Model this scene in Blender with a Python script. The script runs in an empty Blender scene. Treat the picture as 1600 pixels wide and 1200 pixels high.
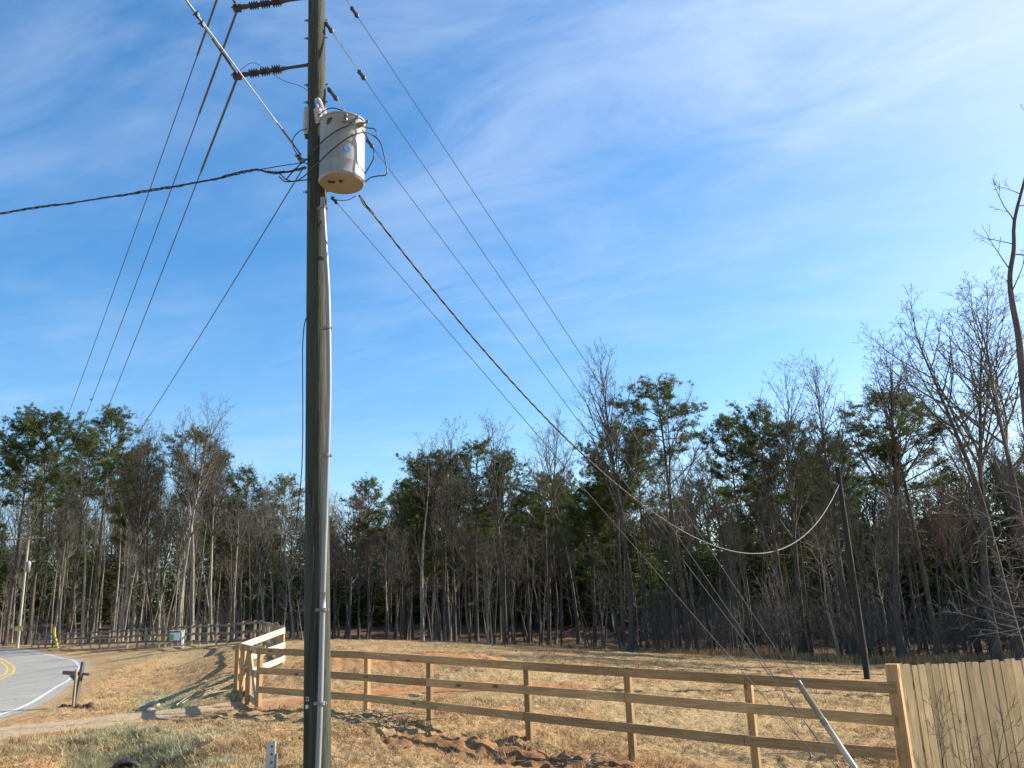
import bpy, math, random
import numpy as np
from mathutils import Vector, Matrix

rng = np.random.default_rng(7)
random.seed(7)
C = bpy.context.scene.collection
sc = bpy.context.scene
R = math.radians

# ------------------------------------------------------------------ camera
EYE = np.array([0.0, 0.0, 1.65])
FPX, PITCH, ROLL = 1330.0, R(15.5), R(2.2)
_F = np.array([0, math.cos(PITCH), math.sin(PITCH)])
_U0 = np.array([0, -math.sin(PITCH), math.cos(PITCH)])
_R0 = np.array([1.0, 0, 0])
_R = _R0 * math.cos(ROLL) - _U0 * math.sin(ROLL)
_U = _R0 * math.sin(ROLL) + _U0 * math.cos(ROLL)
cd = bpy.data.cameras.new('camera')
cam = bpy.data.objects.new('camera', cd)
C.objects.link(cam)
cd.sensor_width = 36
cd.lens = 36 * FPX / 1600
cd.clip_end = 3000
cam.matrix_world = Matrix(((_R[0], _U[0], -_F[0], EYE[0]), (_R[1], _U[1], -_F[1], EYE[1]),
                           (_R[2], _U[2], -_F[2], EYE[2]), (0, 0, 0, 1)))
sc.camera = cam

# ------------------------------------------------------------------ light
SUN_AZ, SUN_EL = R(70), R(31)          # azimuth from +Y towards +X
w = bpy.data.worlds.new('World')
sc.world = w
w.use_nodes = True
nt = w.node_tree
nt.nodes.clear()
N = nt.nodes.new
L = nt.links.new
out = N('ShaderNodeOutputWorld')
bg = N('ShaderNodeBackground')
bg.inputs['Strength'].default_value = 0.107
sky = N('ShaderNodeTexSky')
sky.sky_type = 'NISHITA'
sky.sun_disc = False
sky.sun_elevation = SUN_EL
sky.sun_rotation = SUN_AZ
sky.altitude = 100
sky.air_density = 1.0
sky.dust_density = 1.0
sky.ozone_density = 1.3
hs = N('ShaderNodeHueSaturation')
hs.inputs['Saturation'].default_value = 1.42
L(sky.outputs[0], hs.inputs['Color'])
# cirrus: a thin layer far overhead, streaked
tc = N('ShaderNodeTexCoord')
sep = N('ShaderNodeSeparateXYZ')
L(tc.outputs['Generated'], sep.inputs[0])
def wm(op, a, b=None, clamp=False):
    m = N('ShaderNodeMath')
    m.operation = op
    m.use_clamp = clamp
    for i, v in enumerate((a, b)):
        if v is None:
            continue
        if isinstance(v, (int, float)):
            m.inputs[i].default_value = v
        else:
            L(v, m.inputs[i])
    return m.outputs[0]
zc = wm('MAXIMUM', wm('ADD', sep.outputs[2], 0.06), 0.04)
px_ = wm('DIVIDE', sep.outputs[0], zc)
py_ = wm('DIVIDE', sep.outputs[1], zc)
comb = N('ShaderNodeCombineXYZ')
L(px_, comb.inputs[0]); L(py_, comb.inputs[1])
def cirrus(rot, sx, sy, scale, detail, rough, dist, off=(0, 0, 0)):
    mp = N('ShaderNodeMapping')
    mp.vector_type = 'TEXTURE'
    mp.inputs['Rotation'].default_value = (0, 0, rot)
    mp.inputs['Scale'].default_value = (sx, sy, 1)
    mp.inputs['Location'].default_value = off
    L(comb.outputs[0], mp.inputs['Vector'])
    n = N('ShaderNodeTexNoise')
    n.inputs['Scale'].default_value = scale
    n.inputs['Detail'].default_value = detail
    n.inputs['Roughness'].default_value = rough
    n.inputs['Distortion'].default_value = dist
    L(mp.outputs[0], n.inputs['Vector'])
    return n.outputs['Fac']
def wramp(fac, lo, hi):
    m = N('ShaderNodeMapRange')
    m.interpolation_type = 'SMOOTHSTEP'
    m.inputs[1].default_value = lo
    m.inputs[2].default_value = hi
    L(fac, m.inputs[0])
    return m.outputs[0]
streak = wramp(cirrus(R(-27), 2.0, 0.95, 0.9, 7, 0.58, 0.35, (3.6, 2.3, 0)), 0.30, 0.76)
fine = wramp(cirrus(R(-22), 1.5, 0.75, 2.6, 9, 0.62, 0.5, (0.4, 5.2, 0)), 0.30, 0.80)
patch = wramp(cirrus(R(-27), 1.6, 0.9, 0.8, 3, 0.5, 0.2, (7.3, 0.6, 0)), 0.22, 0.58)
# thicker veil towards the sun
sdir = (math.sin(SUN_AZ) * math.cos(SUN_EL), math.cos(SUN_AZ) * math.cos(SUN_EL), math.sin(SUN_EL))
dp = N('ShaderNodeVectorMath'); dp.operation = 'DOT_PRODUCT'
L(tc.outputs['Generated'], dp.inputs[0]); dp.inputs[1].default_value = sdir
veil = wm('MULTIPLY', wramp(dp.outputs['Value'], 0.12, 0.98), wramp(sep.outputs[2], 0.02, 0.52))
base = wm('MULTIPLY', streak, wm('ADD', wm('MULTIPLY', fine, 1.0), 0.08))
cl = wm('MULTIPLY', base, wm('ADD', wm('MULTIPLY', patch, 0.8), 0.2))
cl = wm('MULTIPLY', cl, wm('ADD', wm('MULTIPLY', veil, 1.0), 0.85))
cl = wm('DIVIDE', wm('MULTIPLY', cl, 0.8), wm('ADD', wm('MULTIPLY', cl, 0.75), 1.0))
corner = wm('MULTIPLY', wramp(dp.outputs['Value'], 0.60, 0.94), wramp(sep.outputs[2], 0.25, 0.62))
cl = wm('ADD', cl, wm('MULTIPLY', corner, wm('ADD', wm('MULTIPLY', fine, 0.6), 0.45)), True)
mixc = N('ShaderNodeMix'); mixc.data_type = 'RGBA'
L(wm('MULTIPLY', cl, 0.9), mixc.inputs[0])
L(hs.outputs[0], mixc.inputs[6])
mixc.inputs[7].default_value = (3.3, 4.0, 5.0, 1)
L(mixc.outputs[2], bg.inputs['Color'])
L(bg.outputs[0], out.inputs[0])

sd = bpy.data.lights.new('sun', 'SUN')
sd.energy = 4.7
sd.angle = R(0.53)
sd.color = (1.0, 0.93, 0.82)
sun = bpy.data.objects.new('sun', sd)
C.objects.link(sun)
sun.rotation_euler = Vector((-sdir[0], -sdir[1], -sdir[2])).to_track_quat('-Z', 'Y').to_euler()
sc.view_settings.view_transform = 'Standard'
sc.view_settings.look = 'None'
sc.view_settings.exposure = 1.12
sc.view_settings.gamma = 1.0
sc.render.engine = 'CYCLES'
sc.cycles.max_bounces = 5
sc.cycles.diffuse_bounces = 3
sc.cycles.transparent_max_bounces = 8

# ------------------------------------------------------------------ helpers
def ray(px, py):
    return _F + _R * (px - 800) / FPX + _U * (600 - py) / FPX
def at(px, py, Y):
    d = ray(px, py)
    return EYE + d * (Y / d[1])
def at_z(px, py, z):
    d = ray(px, py)
    return EYE + d * ((z - EYE[2]) / d[2])
def proj(p):
    v = np.asarray(p, float) - EYE
    k = v @ _F
    return 800 + FPX * (v @ _R) / k, 600 - FPX * (v @ _U) / k

class Geo:
    """collects vertices and faces for one mesh"""
    def __init__(s):
        s.V, s.Q, s.T, s.n = [], [], [], 0
    def add(s, V, Q=None, T=None):
        V = np.asarray(V, float).reshape(-1, 3)
        if Q is not None and len(Q): s.Q.append(np.asarray(Q, int).reshape(-1, 4) + s.n)
        if T is not None and len(T): s.T.append(np.asarray(T, int).reshape(-1, 3) + s.n)
        s.V.append(V)
        s.n += len(V)
    def tube(s, pts, rad, sides=6, cap=True):
        P = np.asarray(pts, float)
        n = len(P)
        r = np.broadcast_to(np.asarray(rad, float), (n,))
        D = np.gradient(P, axis=0)
        D /= np.linalg.norm(D, axis=1)[:, None] + 1e-12
        m = D.mean(0)
        ref = np.array([1.0, 0, 0]) if abs(m[0]) < 0.6 * np.linalg.norm(m) + 1e-9 else np.array([0, 0.3, 1.0])
        A = np.cross(D, ref)
        A /= np.linalg.norm(A, axis=1)[:, None] + 1e-12
        B = np.cross(D, A)
        th = np.arange(sides) * 2 * math.pi / sides
        ring = A[:, None] * np.cos(th)[None, :, None] + B[:, None] * np.sin(th)[None, :, None]
        V = (P[:, None] + ring * r[:, None, None]).reshape(-1, 3)
        i = np.arange(n - 1)[:, None] * sides
        j = np.arange(sides)[None]
        k = (j + 1) % sides
        Q = np.stack([i + j, i + k, i + sides + k, i + sides + j], -1).reshape(-1, 4)
        T = []
        if cap and sides > 3:
            for b, o in ((0, -1), ((n - 1) * sides, 1)):
                for q in range(1, sides - 1):
                    T.append((b, b + q + 1, b + q) if o > 0 else (b, b + q, b + q + 1))
        s.add(V, Q, T)
    def box(s, lo, hi, M=None):
        x0, y0, z0 = lo; x1, y1, z1 = hi
        V = np.array([(x0,y0,z0),(x1,y0,z0),(x1,y1,z0),(x0,y1,z0),(x0,y0,z1),(x1,y0,z1),(x1,y1,z1),(x0,y1,z1)], float)
        if M is not None:
            V = np.array([M @ Vector(v) for v in V])
        s.add(V, [(0,3,2,1),(4,5,6,7),(0,1,5,4),(1,2,6,5),(2,3,7,6),(3,0,4,7)])
    def beam(s, A, B, wd, ht, up=(0, 0, 1), bev=0.0):
        M, ln = frame(A, B, up)
        s.box((0, -wd/2, -ht/2), (ln, wd/2, ht/2), M)
    def lathe(s, prof, M=None, sides=32):
        prof = np.asarray(prof, float)
        th = np.arange(sides) * 2 * math.pi / sides
        V = np.stack([prof[:, None, 0] * np.cos(th), prof[:, None, 0] * np.sin(th),
                      np.repeat(prof[:, 1:2], sides, 1)], -1).reshape(-1, 3)
        if M is not None:
            V = np.array([M @ Vector(v) for v in V])
        n = len(prof)
        i = np.arange(n - 1)[:, None] * sides
        j = np.arange(sides)[None]; k = (j + 1) % sides
        s.add(V, np.stack([i + j, i + k, i + sides + k, i + sides + j], -1).reshape(-1, 4))
    def merge(s, g, M3, off):
        V = g.verts() @ np.asarray(M3).T + off
        s.add(V, np.concatenate(g.Q) if g.Q else None, np.concatenate(g.T) if g.T else None)
    def verts(s):
        return np.concatenate(s.V)
    def mesh(s, name, mat, smooth=False, origin=None):
        V = s.verts()
        if origin is not None: V = V - np.asarray(origin)
        Q = np.concatenate(s.Q) if s.Q else np.zeros((0, 4), int)
        T = np.concatenate(s.T) if s.T else np.zeros((0, 3), int)
        me = bpy.data.meshes.new(name)
        me.vertices.add(len(V))
        me.vertices.foreach_set('co', V.astype(np.float32).ravel())
        me.loops.add(Q.size + T.size)
        me.loops.foreach_set('vertex_index', np.concatenate([Q.ravel(), T.ravel()]).astype(np.int32))
        me.polygons.add(len(Q) + len(T))
        st = np.concatenate([np.arange(len(Q)) * 4, Q.size + np.arange(len(T)) * 3]).astype(np.int32)
        me.polygons.foreach_set('loop_start', st)
        me.update(calc_edges=True)
        me.polygons.foreach_set('use_smooth', np.full(len(me.polygons), bool(smooth)))
        if mat: me.materials.append(mat)
        return me

def frame(A, B, up=(0, 0, 1)):
    A = Vector(A); B = Vector(B)
    x = (B - A); ln = x.length; x.normalize()
    u = Vector(up)
    y = u.cross(x)
    if y.length < 1e-4: y = Vector((0, 1, 0)).cross(x)
    y.normalize()
    z = x.cross(y)
    M = Matrix(((x[0], y[0], z[0], A[0]), (x[1], y[1], z[1], A[1]), (x[2], y[2], z[2], A[2]), (0, 0, 0, 1)))
    return M, ln

def tag(o, label=None, cat=None, group=None, kind=None):
    if label: o['label'] = label
    if cat: o['category'] = cat
    if group: o['group'] = group
    if kind: o['kind'] = kind
    return o
def empty(name, loc, label=None, cat=None, group=None):
    o = bpy.data.objects.new(name, None)
    o.empty_display_size = 0.2
    C.objects.link(o)
    o.location = loc
    return tag(o, label, cat, group)
def part(name, g, mat, root=None, smooth=False, origin=None):
    """links geometry given in world coordinates as one object (child of root)"""
    if root is not None:
        org = root_world(root)
    else:
        org = origin if origin is not None else np.zeros(3)
    o = bpy.data.objects.new(name, g.mesh(name, mat, smooth, org))
    C.objects.link(o)
    if root is not None: o.parent = root
    else: o.location = org
    return o
def root_world(o):
    p = np.zeros(3)
    while o is not None:
        p = p + np.array(o.location)
        o = o.parent
    return p
def board(name, A, B, wd, ht, mat, root, up=(0, 0, 1)):
    """a sawn board whose own X runs along its length"""
    M, ln = frame(A, B, up)
    g = Geo()
    b = min(wd, ht) * 0.12
    y, z = wd/2, ht/2
    sec = [(-y+b,-z),(y-b,-z),(y,-z+b),(y,z-b),(y-b,z),(-y+b,z),(-y,z-b),(-y,-z+b)]
    V = [(x, p[0], p[1]) for x in (0, ln) for p in sec]
    Q = [(i, (i+1) % 8, 8 + (i+1) % 8, 8 + i) for i in range(8)]
    T = [(0, q+1, q) for q in range(1, 7)] + [(8, 8+q, 8+q+1) for q in range(1, 7)]
    g.add(V, Q, T)
    o = bpy.data.objects.new(name, g.mesh(name, mat))
    C.objects.link(o)
    o.parent = root
    o.matrix_basis = Matrix.Translation(-Vector(root_world(root))) @ M
    return o
def children(o):
    return list(o.children)

# value noise
def vnoise(x, y, seed=0):
    xi = np.floor(x).astype(np.int64); yi = np.floor(y).astype(np.int64)
    fx = x - xi; fy = y - yi
    fx = fx * fx * (3 - 2 * fx); fy = fy * fy * (3 - 2 * fy)
    def h(a, b):
        n = (a * 374761393 + b * 668265263 + seed * 974711) & 0xFFFFFFFF
        n = ((n ^ (n >> 13)) * 1274126177) & 0xFFFFFFFF
        return ((n ^ (n >> 16)) & 0xFFFF) / 65535.0
    a = h(xi, yi) * (1 - fx) + h(xi + 1, yi) * fx
    b = h(xi, yi + 1) * (1 - fx) + h(xi + 1, yi + 1) * fx
    return a * (1 - fy) + b * fy
def fbm(x, y, octv=4, seed=0):
    s = 0; a = 0.5; t = 0
    for o in range(octv):
        s = s + a * vnoise(x, y, seed + o * 17); t += a
        x = x * 2.03 + 11.3; y = y * 2.03 - 7.1; a *= 0.55
    return s / t

# ------------------------------------------------------------------ materials
def newmat(name):
    m = bpy.data.materials.new(name)
    m.use_nodes = True
    t = m.node_tree
    t.nodes.clear()
    o = t.nodes.new('ShaderNodeOutputMaterial')
    b = t.nodes.new('ShaderNodeBsdfPrincipled')
    t.links.new(b.outputs[0], o.inputs[0])
    return m, t, b
def tnoise(t, vec, scale, detail=4, rough=0.55, dist=0.0):
    n = t.nodes.new('ShaderNodeTexNoise')
    n.inputs['Scale'].default_value = scale
    n.inputs['Detail'].default_value = detail
    n.inputs['Roughness'].default_value = rough
    n.inputs['Distortion'].default_value = dist
    t.links.new(vec, n.inputs['Vector'])
    return n.outputs['Fac']
def tramp(t, fac, stops):
    r = t.nodes.new('ShaderNodeValToRGB')
    e = r.color_ramp.elements
    while len(e) < len(stops): e.new(0.5)
    for k, (p, c) in enumerate(stops):
        e[k].position = p
        e[k].color = (*c, 1)
    t.links.new(fac, r.inputs[0])
    return r.outputs[0]
def tmix(t, fac, a, b, blend='MIX'):
    m = t.nodes.new('ShaderNodeMix')
    m.data_type = 'RGBA'
    m.blend_type = blend
    for i, v in ((0, fac), (6, a), (7, b)):
        if isinstance(v, (int, float)): m.inputs[i].default_value = v
        elif isinstance(v, tuple): m.inputs[i].default_value = (*v, 1)
        else: t.links.new(v, m.inputs[i])
    return m.outputs[2]
def tmath(t, op, a, b=None, clamp=False):
    m = t.nodes.new('ShaderNodeMath')
    m.operation = op; m.use_clamp = clamp
    for i, v in enumerate((a, b)):
        if v is None: continue
        if isinstance(v, (int, float)): m.inputs[i].default_value = v
        else: t.links.new(v, m.inputs[i])
    return m.outputs[0]
def trange(t, fac, lo, hi, a=0.0, b=1.0):
    m = t.nodes.new('ShaderNodeMapRange')
    m.inputs[1].default_value = lo; m.inputs[2].default_value = hi
    m.inputs[3].default_value = a; m.inputs[4].default_value = b
    t.links.new(fac, m.inputs[0])
    return m.outputs[0]
def tcoord(t, stretch=(1, 1, 1), rnd=True):
    tc = t.nodes.new('ShaderNodeTexCoord')
    v = tc.outputs['Object']
    if rnd:
        oi = t.nodes.new('ShaderNodeObjectInfo')
        a = t.nodes.new('ShaderNodeVectorMath'); a.operation = 'ADD'
        mul = tmath(t, 'MULTIPLY', oi.outputs['Random'], 37.0)
        t.links.new(v, a.inputs[0]); t.links.new(mul, a.inputs[1])
        v = a.outputs[0]
    s = t.nodes.new('ShaderNodeVectorMath'); s.operation = 'MULTIPLY'
    s.inputs[1].default_value = stretch
    t.links.new(v, s.inputs[0])
    return s.outputs[0]
def tbump(t, b, fac, strength, dist=0.02):
    n = t.nodes.new('ShaderNodeBump')
    n.inputs['Strength'].default_value = strength
    n.inputs['Distance'].default_value = dist
    t.links.new(fac, n.inputs['Height'])
    t.links.new(n.outputs[0], b.inputs['Normal'])
def objrand(t):
    return t.nodes.new('ShaderNodeObjectInfo').outputs['Random']
def simple(name, stops, scale=6, stretch=(1, 1, 1), rough=0.8, bump=0.0, metal=0.0, detail=5, dist=0.0, tint=0.0, spec=None, bdist=0.02):
    m, t, b = newmat(name)
    v = tcoord(t, stretch)
    f = tnoise(t, v, scale, detail, 0.6, dist)
    c = tramp(t, f, stops)
    if tint:
        c = tmix(t, 1.0, c, tramp(t, objrand(t), [(0, (1 - tint,) * 3), (1, (1 + tint, 1 + tint * 0.9, 1 + tint * 0.75))]), 'MULTIPLY')
    t.links.new(c, b.inputs['Base Color'])
    b.inputs['Roughness'].default_value = rough
    b.inputs['Metallic'].default_value = metal
    if spec is not None: b.inputs['Specular IOR Level'].default_value = spec
    if bump: tbump(t, b, f, bump, bdist)
    return m

def wood_board(name, lo, mid, hi, knot=(0.06, 0.03, 0.013), tint=0.24, axis='x'):
    m, t, b = newmat(name)
    st = (0.5, 9, 9) if axis == 'x' else (9, 9, 0.5)
    v = tcoord(t, st)
    grain = tnoise(t, v, 5, 6, 0.6, 1.2)
    c = tramp(t, grain, [(0.3, lo), (0.5, mid), (0.72, hi)])
    st2 = (1.1, 3.2, 3.2) if axis == 'x' else (3.2, 3.2, 1.1)
    vk = t.nodes.new('ShaderNodeTexVoronoi'); vk.inputs['Scale'].default_value = 1.5
    t.links.new(tcoord(t, st2), vk.inputs['Vector'])
    kn = trange(t, vk.outputs['Distance'], 0.07, 0.16, 1, 0)
    c = tmix(t, tmath(t, 'MULTIPLY', kn, 0.85), c, knot)
    blot = tnoise(t, tcoord(t, (0.6, 1, 1)), 2.2, 3)
    c = tmix(t, 1.0, c, tramp(t, blot, [(0.3, (0.78, 0.74, 0.7)), (0.7, (1.12, 1.12, 1.1))]), 'MULTIPLY')
    c = tmix(t, 1.0, c, tramp(t, objrand(t), [(0, (1 - tint, 1 - tint, 1 - tint)), (1, (1 + tint, 1 + tint, 1 + tint))]), 'MULTIPLY')
    t.links.new(c, b.inputs['Base Color'])
    b.inputs['Roughness'].default_value = 0.8
    tbump(t, b, grain, 0.25, 0.004)
    return m

M = {}
M['rail'] = wood_board('rail_wood', (0.27, 0.155, 0.066), (0.41, 0.25, 0.11), (0.57, 0.38, 0.185))
M['post'] = wood_board('post_wood', (0.24, 0.14, 0.06), (0.37, 0.23, 0.10), (0.51, 0.345, 0.17))
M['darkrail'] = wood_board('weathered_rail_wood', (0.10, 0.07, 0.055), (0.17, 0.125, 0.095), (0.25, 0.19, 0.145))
M['greypost'] = wood_board('pale_post_wood', (0.28, 0.215, 0.14), (0.38, 0.30, 0.20), (0.48, 0.385, 0.265))
M['picket'] = wood_board('picket_wood', (0.24, 0.165, 0.08), (0.37, 0.27, 0.135), (0.50, 0.385, 0.215), knot=(0.12, 0.07, 0.035), tint=0.28, axis='z')
def pole_mat(name, lo, mid, hi):
    m, t, b = newmat(name)
    v = tcoord(t, (14, 14, 0.28), rnd=False)
    f = tnoise(t, v, 3.2, 7, 0.65, 0.6)
    c = tramp(t, f, [(0.25, lo), (0.5, mid), (0.75, hi)])
    ck = tnoise(t, tcoord(t, (26, 26, 0.35), False), 2.6, 3, 0.5, 0.4)
    crack = trange(t, ck, 0.57, 0.64)
    c = tmix(t, crack, c, (0.03, 0.028, 0.022))
    bl = tnoise(t, tcoord(t, (1.4, 1.4, 0.5), False), 2.0, 4)
    c = tmix(t, trange(t, bl, 0.42, 0.66), c, (0.042, 0.055, 0.03))
    t.links.new(c, b.inputs['Base Color'])
    b.inputs['Roughness'].default_value = 0.85
    tbump(t, b, tmath(t, 'SUBTRACT', f, tmath(t, 'MULTIPLY', crack, 0.9)), 0.7, 0.02)
    return m
M['pole'] = pole_mat('pole_wood', (0.014, 0.017, 0.012), (0.036, 0.038, 0.026), (0.13, 0.125, 0.085))
M['darkpole'] = simple('dark_pole_wood', [(0.3, (0.012, 0.010, 0.009)), (0.7, (0.032, 0.026, 0.021))], 4, (8, 8, 0.3), 0.85, 0.4)
M['palepole'] = simple('pale_pole_wood', [(0.3, (0.30, 0.26, 0.2)), (0.7, (0.46, 0.41, 0.33))], 4, (8, 8, 0.3), 0.85, 0.3)
M['tank'] = simple('tank_paint', [(0.3, (0.235, 0.245, 0.24)), (0.6, (0.29, 0.295, 0.285)), (0.8, (0.26, 0.255, 0.24))], 2.2, (1, 1, 0.5), 0.42)
M['tankbottom'] = simple('tank_underside_paint', [(0.3, (0.24, 0.225, 0.19)), (0.7, (0.32, 0.295, 0.25))], 4, rough=0.6)
M['pvc'] = simple('conduit_plastic', [(0.3, (0.19, 0.20, 0.21)), (0.7, (0.28, 0.29, 0.30))], 2.5, (3, 3, 0.5), 0.45)
M['steel'] = simple('galvanised_steel', [(0.3, (0.30, 0.32, 0.33)), (0.7, (0.50, 0.53, 0.54))], 9, (1, 1, 0.4), 0.45, metal=0.6)
M['dullsteel'] = simple('weathered_steel', [(0.3, (0.16, 0.17, 0.17)), (0.7, (0.3, 0.31, 0.31))], 9, rough=0.55, metal=0.5)
M['black'] = simple('black_insulation', [(0.3, (0.010, 0.010, 0.014)), (0.7, (0.022, 0.021, 0.028))], 20, rough=0.5)
M['wire'] = simple('weathered_conductor', [(0.3, (0.045, 0.05, 0.06)), (0.7, (0.10, 0.105, 0.12))], 20, rough=0.5, metal=0.4)
M['guy'] = simple('weathered_guy_strand', [(0.3, (0.03, 0.032, 0.036)), (0.7, (0.06, 0.062, 0.066))], 20, rough=0.7)
M['palewire'] = simple('bare_aluminium_wire', [(0.3, (0.32, 0.33, 0.34)), (0.7, (0.5, 0.51, 0.52))], 20, rough=0.4, metal=0.5)
M['polymer'] = simple('dark_polymer', [(0.3, (0.02, 0.022, 0.027)), (0.7, (0.055, 0.057, 0.065))], 8, rough=0.55)
M['porcelain'] = simple('grey_porcelain', [(0.3, (0.30, 0.31, 0.31)), (0.7, (0.4, 0.41, 0.41))], 8, rough=0.3)
M['bluesticker'] = simple('blue_sticker', [(0.3, (0.10, 0.28, 0.58)), (0.7, (0.14, 0.34, 0.66))], 8, rough=0.5)
M['yellow'] = simple('yellow_plastic', [(0.3, (0.60, 0.46, 0.04)), (0.7, (0.72, 0.58, 0.07))], 6, rough=0.5)
M['white'] = simple('white_board', [(0.3, (0.68, 0.70, 0.68)), (0.7, (0.76, 0.78, 0.76))], 6, rough=0.5)
M['signgreen'] = simple('green_print', [(0.3, (0.10, 0.34, 0.10)), (0.7, (0.16, 0.44, 0.14))], 6, rough=0.5)
M['signdark'] = simple('dark_green_print', [(0.3, (0.015, 0.07, 0.045)), (0.7, (0.025, 0.1, 0.06))], 6, rough=0.5)
M['signred'] = simple('red_print', [(0.3, (0.28, 0.03, 0.03)), (0.7, (0.36, 0.05, 0.04))], 6, rough=0.5)
M['darkwood'] = wood_board('grey_weathered_wood', (0.07, 0.07, 0.065), (0.12, 0.12, 0.105), (0.19, 0.185, 0.16))
M['culvert'] = simple('culvert_plastic', [(0.3, (0.012, 0.012, 0.012)), (0.7, (0.03, 0.03, 0.028))], 6, rough=0.6)
M['stone'] = simple('pale_stone', [(0.25, (0.20, 0.175, 0.12)), (0.75, (0.40, 0.36, 0.27))], 6, rough=0.9, bump=0.5, tint=0.12)
M['stick'] = simple('dry_stick', [(0.3, (0.10, 0.07, 0.05)), (0.7, (0.34, 0.27, 0.2))], 5, (1, 1, 1), 0.9, tint=0.25)
M['soilclod'] = simple('dark_soil', [(0.3, (0.04, 0.025, 0.015)), (0.7, (0.13, 0.07, 0.04))], 9, rough=0.95, bump=0.6)

tm_ = M['tank'].node_tree
pb_ = [n for n in tm_.nodes if n.type == 'BSDF_PRINCIPLED'][0]
src = pb_.inputs['Base Color'].links[0].from_socket
gr = trange(tm_, tnoise(tm_, tcoord(tm_, (7, 7, 0.7)), 2.2, 5, 0.65, 0.4), 0.50, 0.72, 0, 0.5)
tm_.links.new(tmix(tm_, gr, src, (0.19, 0.165, 0.13)), pb_.inputs['Base Color'])
def bark(name, lo, mid, hi, scale=1.0, tint=0.25):
    m, t, b = newmat(name)
    v = tcoord(t, (5 * scale, 5 * scale, 0.9 * scale))
    f = tnoise(t, v, 2.4, 6, 0.65, 0.7)
    c = tramp(t, f, [(0.25, lo), (0.5, mid), (0.75, hi)])
    big = tnoise(t, tcoord(t, (1, 1, 0.25)), 0.9, 3)
    c = tmix(t, 1.0, c, tramp(t, big, [(0.3, (0.72, 0.72, 0.72)), (0.7, (1.25, 1.22, 1.18))]), 'MULTIPLY')
    c = tmix(t, 1.0, c, tramp(t, objrand(t), [(0, (1 - tint, 1 - tint, 1 - tint)), (1, (1 + tint, 1 + tint * 0.95, 1 + tint * 0.85))]), 'MULTIPLY')
    t.links.new(c, b.inputs['Base Color'])
    b.inputs['Roughness'].default_value = 0.9
    b.inputs['Specular IOR Level'].default_value = 0.2
    tbump(t, b, f, 0.6, 0.03)
    return m
M['hardbark'] = bark('grey_bark', (0.042, 0.037, 0.033), (0.085, 0.075, 0.066), (0.15, 0.135, 0.115))
M['sunlitbark'] = bark('sunlit_bark', (0.14, 0.12, 0.095), (0.24, 0.21, 0.17), (0.37, 0.335, 0.275))  # lighter copy of the grey bark, sunlight on the trunks put into colour
M['twig'] = bark('twig_bark', (0.078, 0.068, 0.057), (0.122, 0.108, 0.09), (0.175, 0.157, 0.132), 2, 0.2)
M['redtwig'] = bark('budding_twig_bark', (0.14, 0.07, 0.06), (0.2, 0.105, 0.09), (0.28, 0.15, 0.125), 2, 0.15)
M['pinebark'] = bark('pine_bark', (0.05, 0.036, 0.028), (0.105, 0.08, 0.064), (0.18, 0.145, 0.118))
def foliage(name, lo, mid, hi, tl=0.35):
    m = bpy.data.materials.new(name)
    m.use_nodes = True
    t = m.node_tree
    t.nodes.clear()
    o = t.nodes.new('ShaderNodeOutputMaterial')
    d = t.nodes.new('ShaderNodeBsdfDiffuse'); tr = t.nodes.new('ShaderNodeBsdfTranslucent')
    mx = t.nodes.new('ShaderNodeMixShader'); mx.inputs[0].default_value = tl
    f = tnoise(t, tcoord(t), 0.9, 5, 0.65)
    c = tramp(t, f, [(0.3, lo), (0.5, mid), (0.7, hi)])
    c = tmix(t, 1.0, c, tramp(t, objrand(t), [(0, (0.8, 0.86, 0.9)), (1, (1.2, 1.14, 0.95))]), 'MULTIPLY')
    for s in (d, tr):
        t.links.new(c, s.inputs['Color'])
    t.links.new(d.outputs[0], mx.inputs[1]); t.links.new(tr.outputs[0], mx.inputs[2])
    t.links.new(mx.outputs[0], o.inputs[0])
    return m
M['needle'] = foliage('pine_needles', (0.048, 0.068, 0.026), (0.096, 0.118, 0.044), (0.175, 0.19, 0.072))
def blademat(name):
    m = bpy.data.materials.new(name)
    m.use_nodes = True
    t = m.node_tree
    t.nodes.clear()
    o = t.nodes.new('ShaderNodeOutputMaterial')
    d = t.nodes.new('ShaderNodeBsdfDiffuse'); tr = t.nodes.new('ShaderNodeBsdfTranslucent')
    mx = t.nodes.new('ShaderNodeMixShader'); mx.inputs[0].default_value = 0.3
    a = t.nodes.new('ShaderNodeAttribute'); a.attribute_name = 'tint'
    for s in (d, tr): t.links.new(a.outputs['Color'], s.inputs['Color'])
    t.links.new(d.outputs[0], mx.inputs[1]); t.links.new(tr.outputs[0], mx.inputs[2])
    t.links.new(mx.outputs[0], o.inputs[0])
    return m
M['blade'] = blademat('grass_blades')

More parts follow.
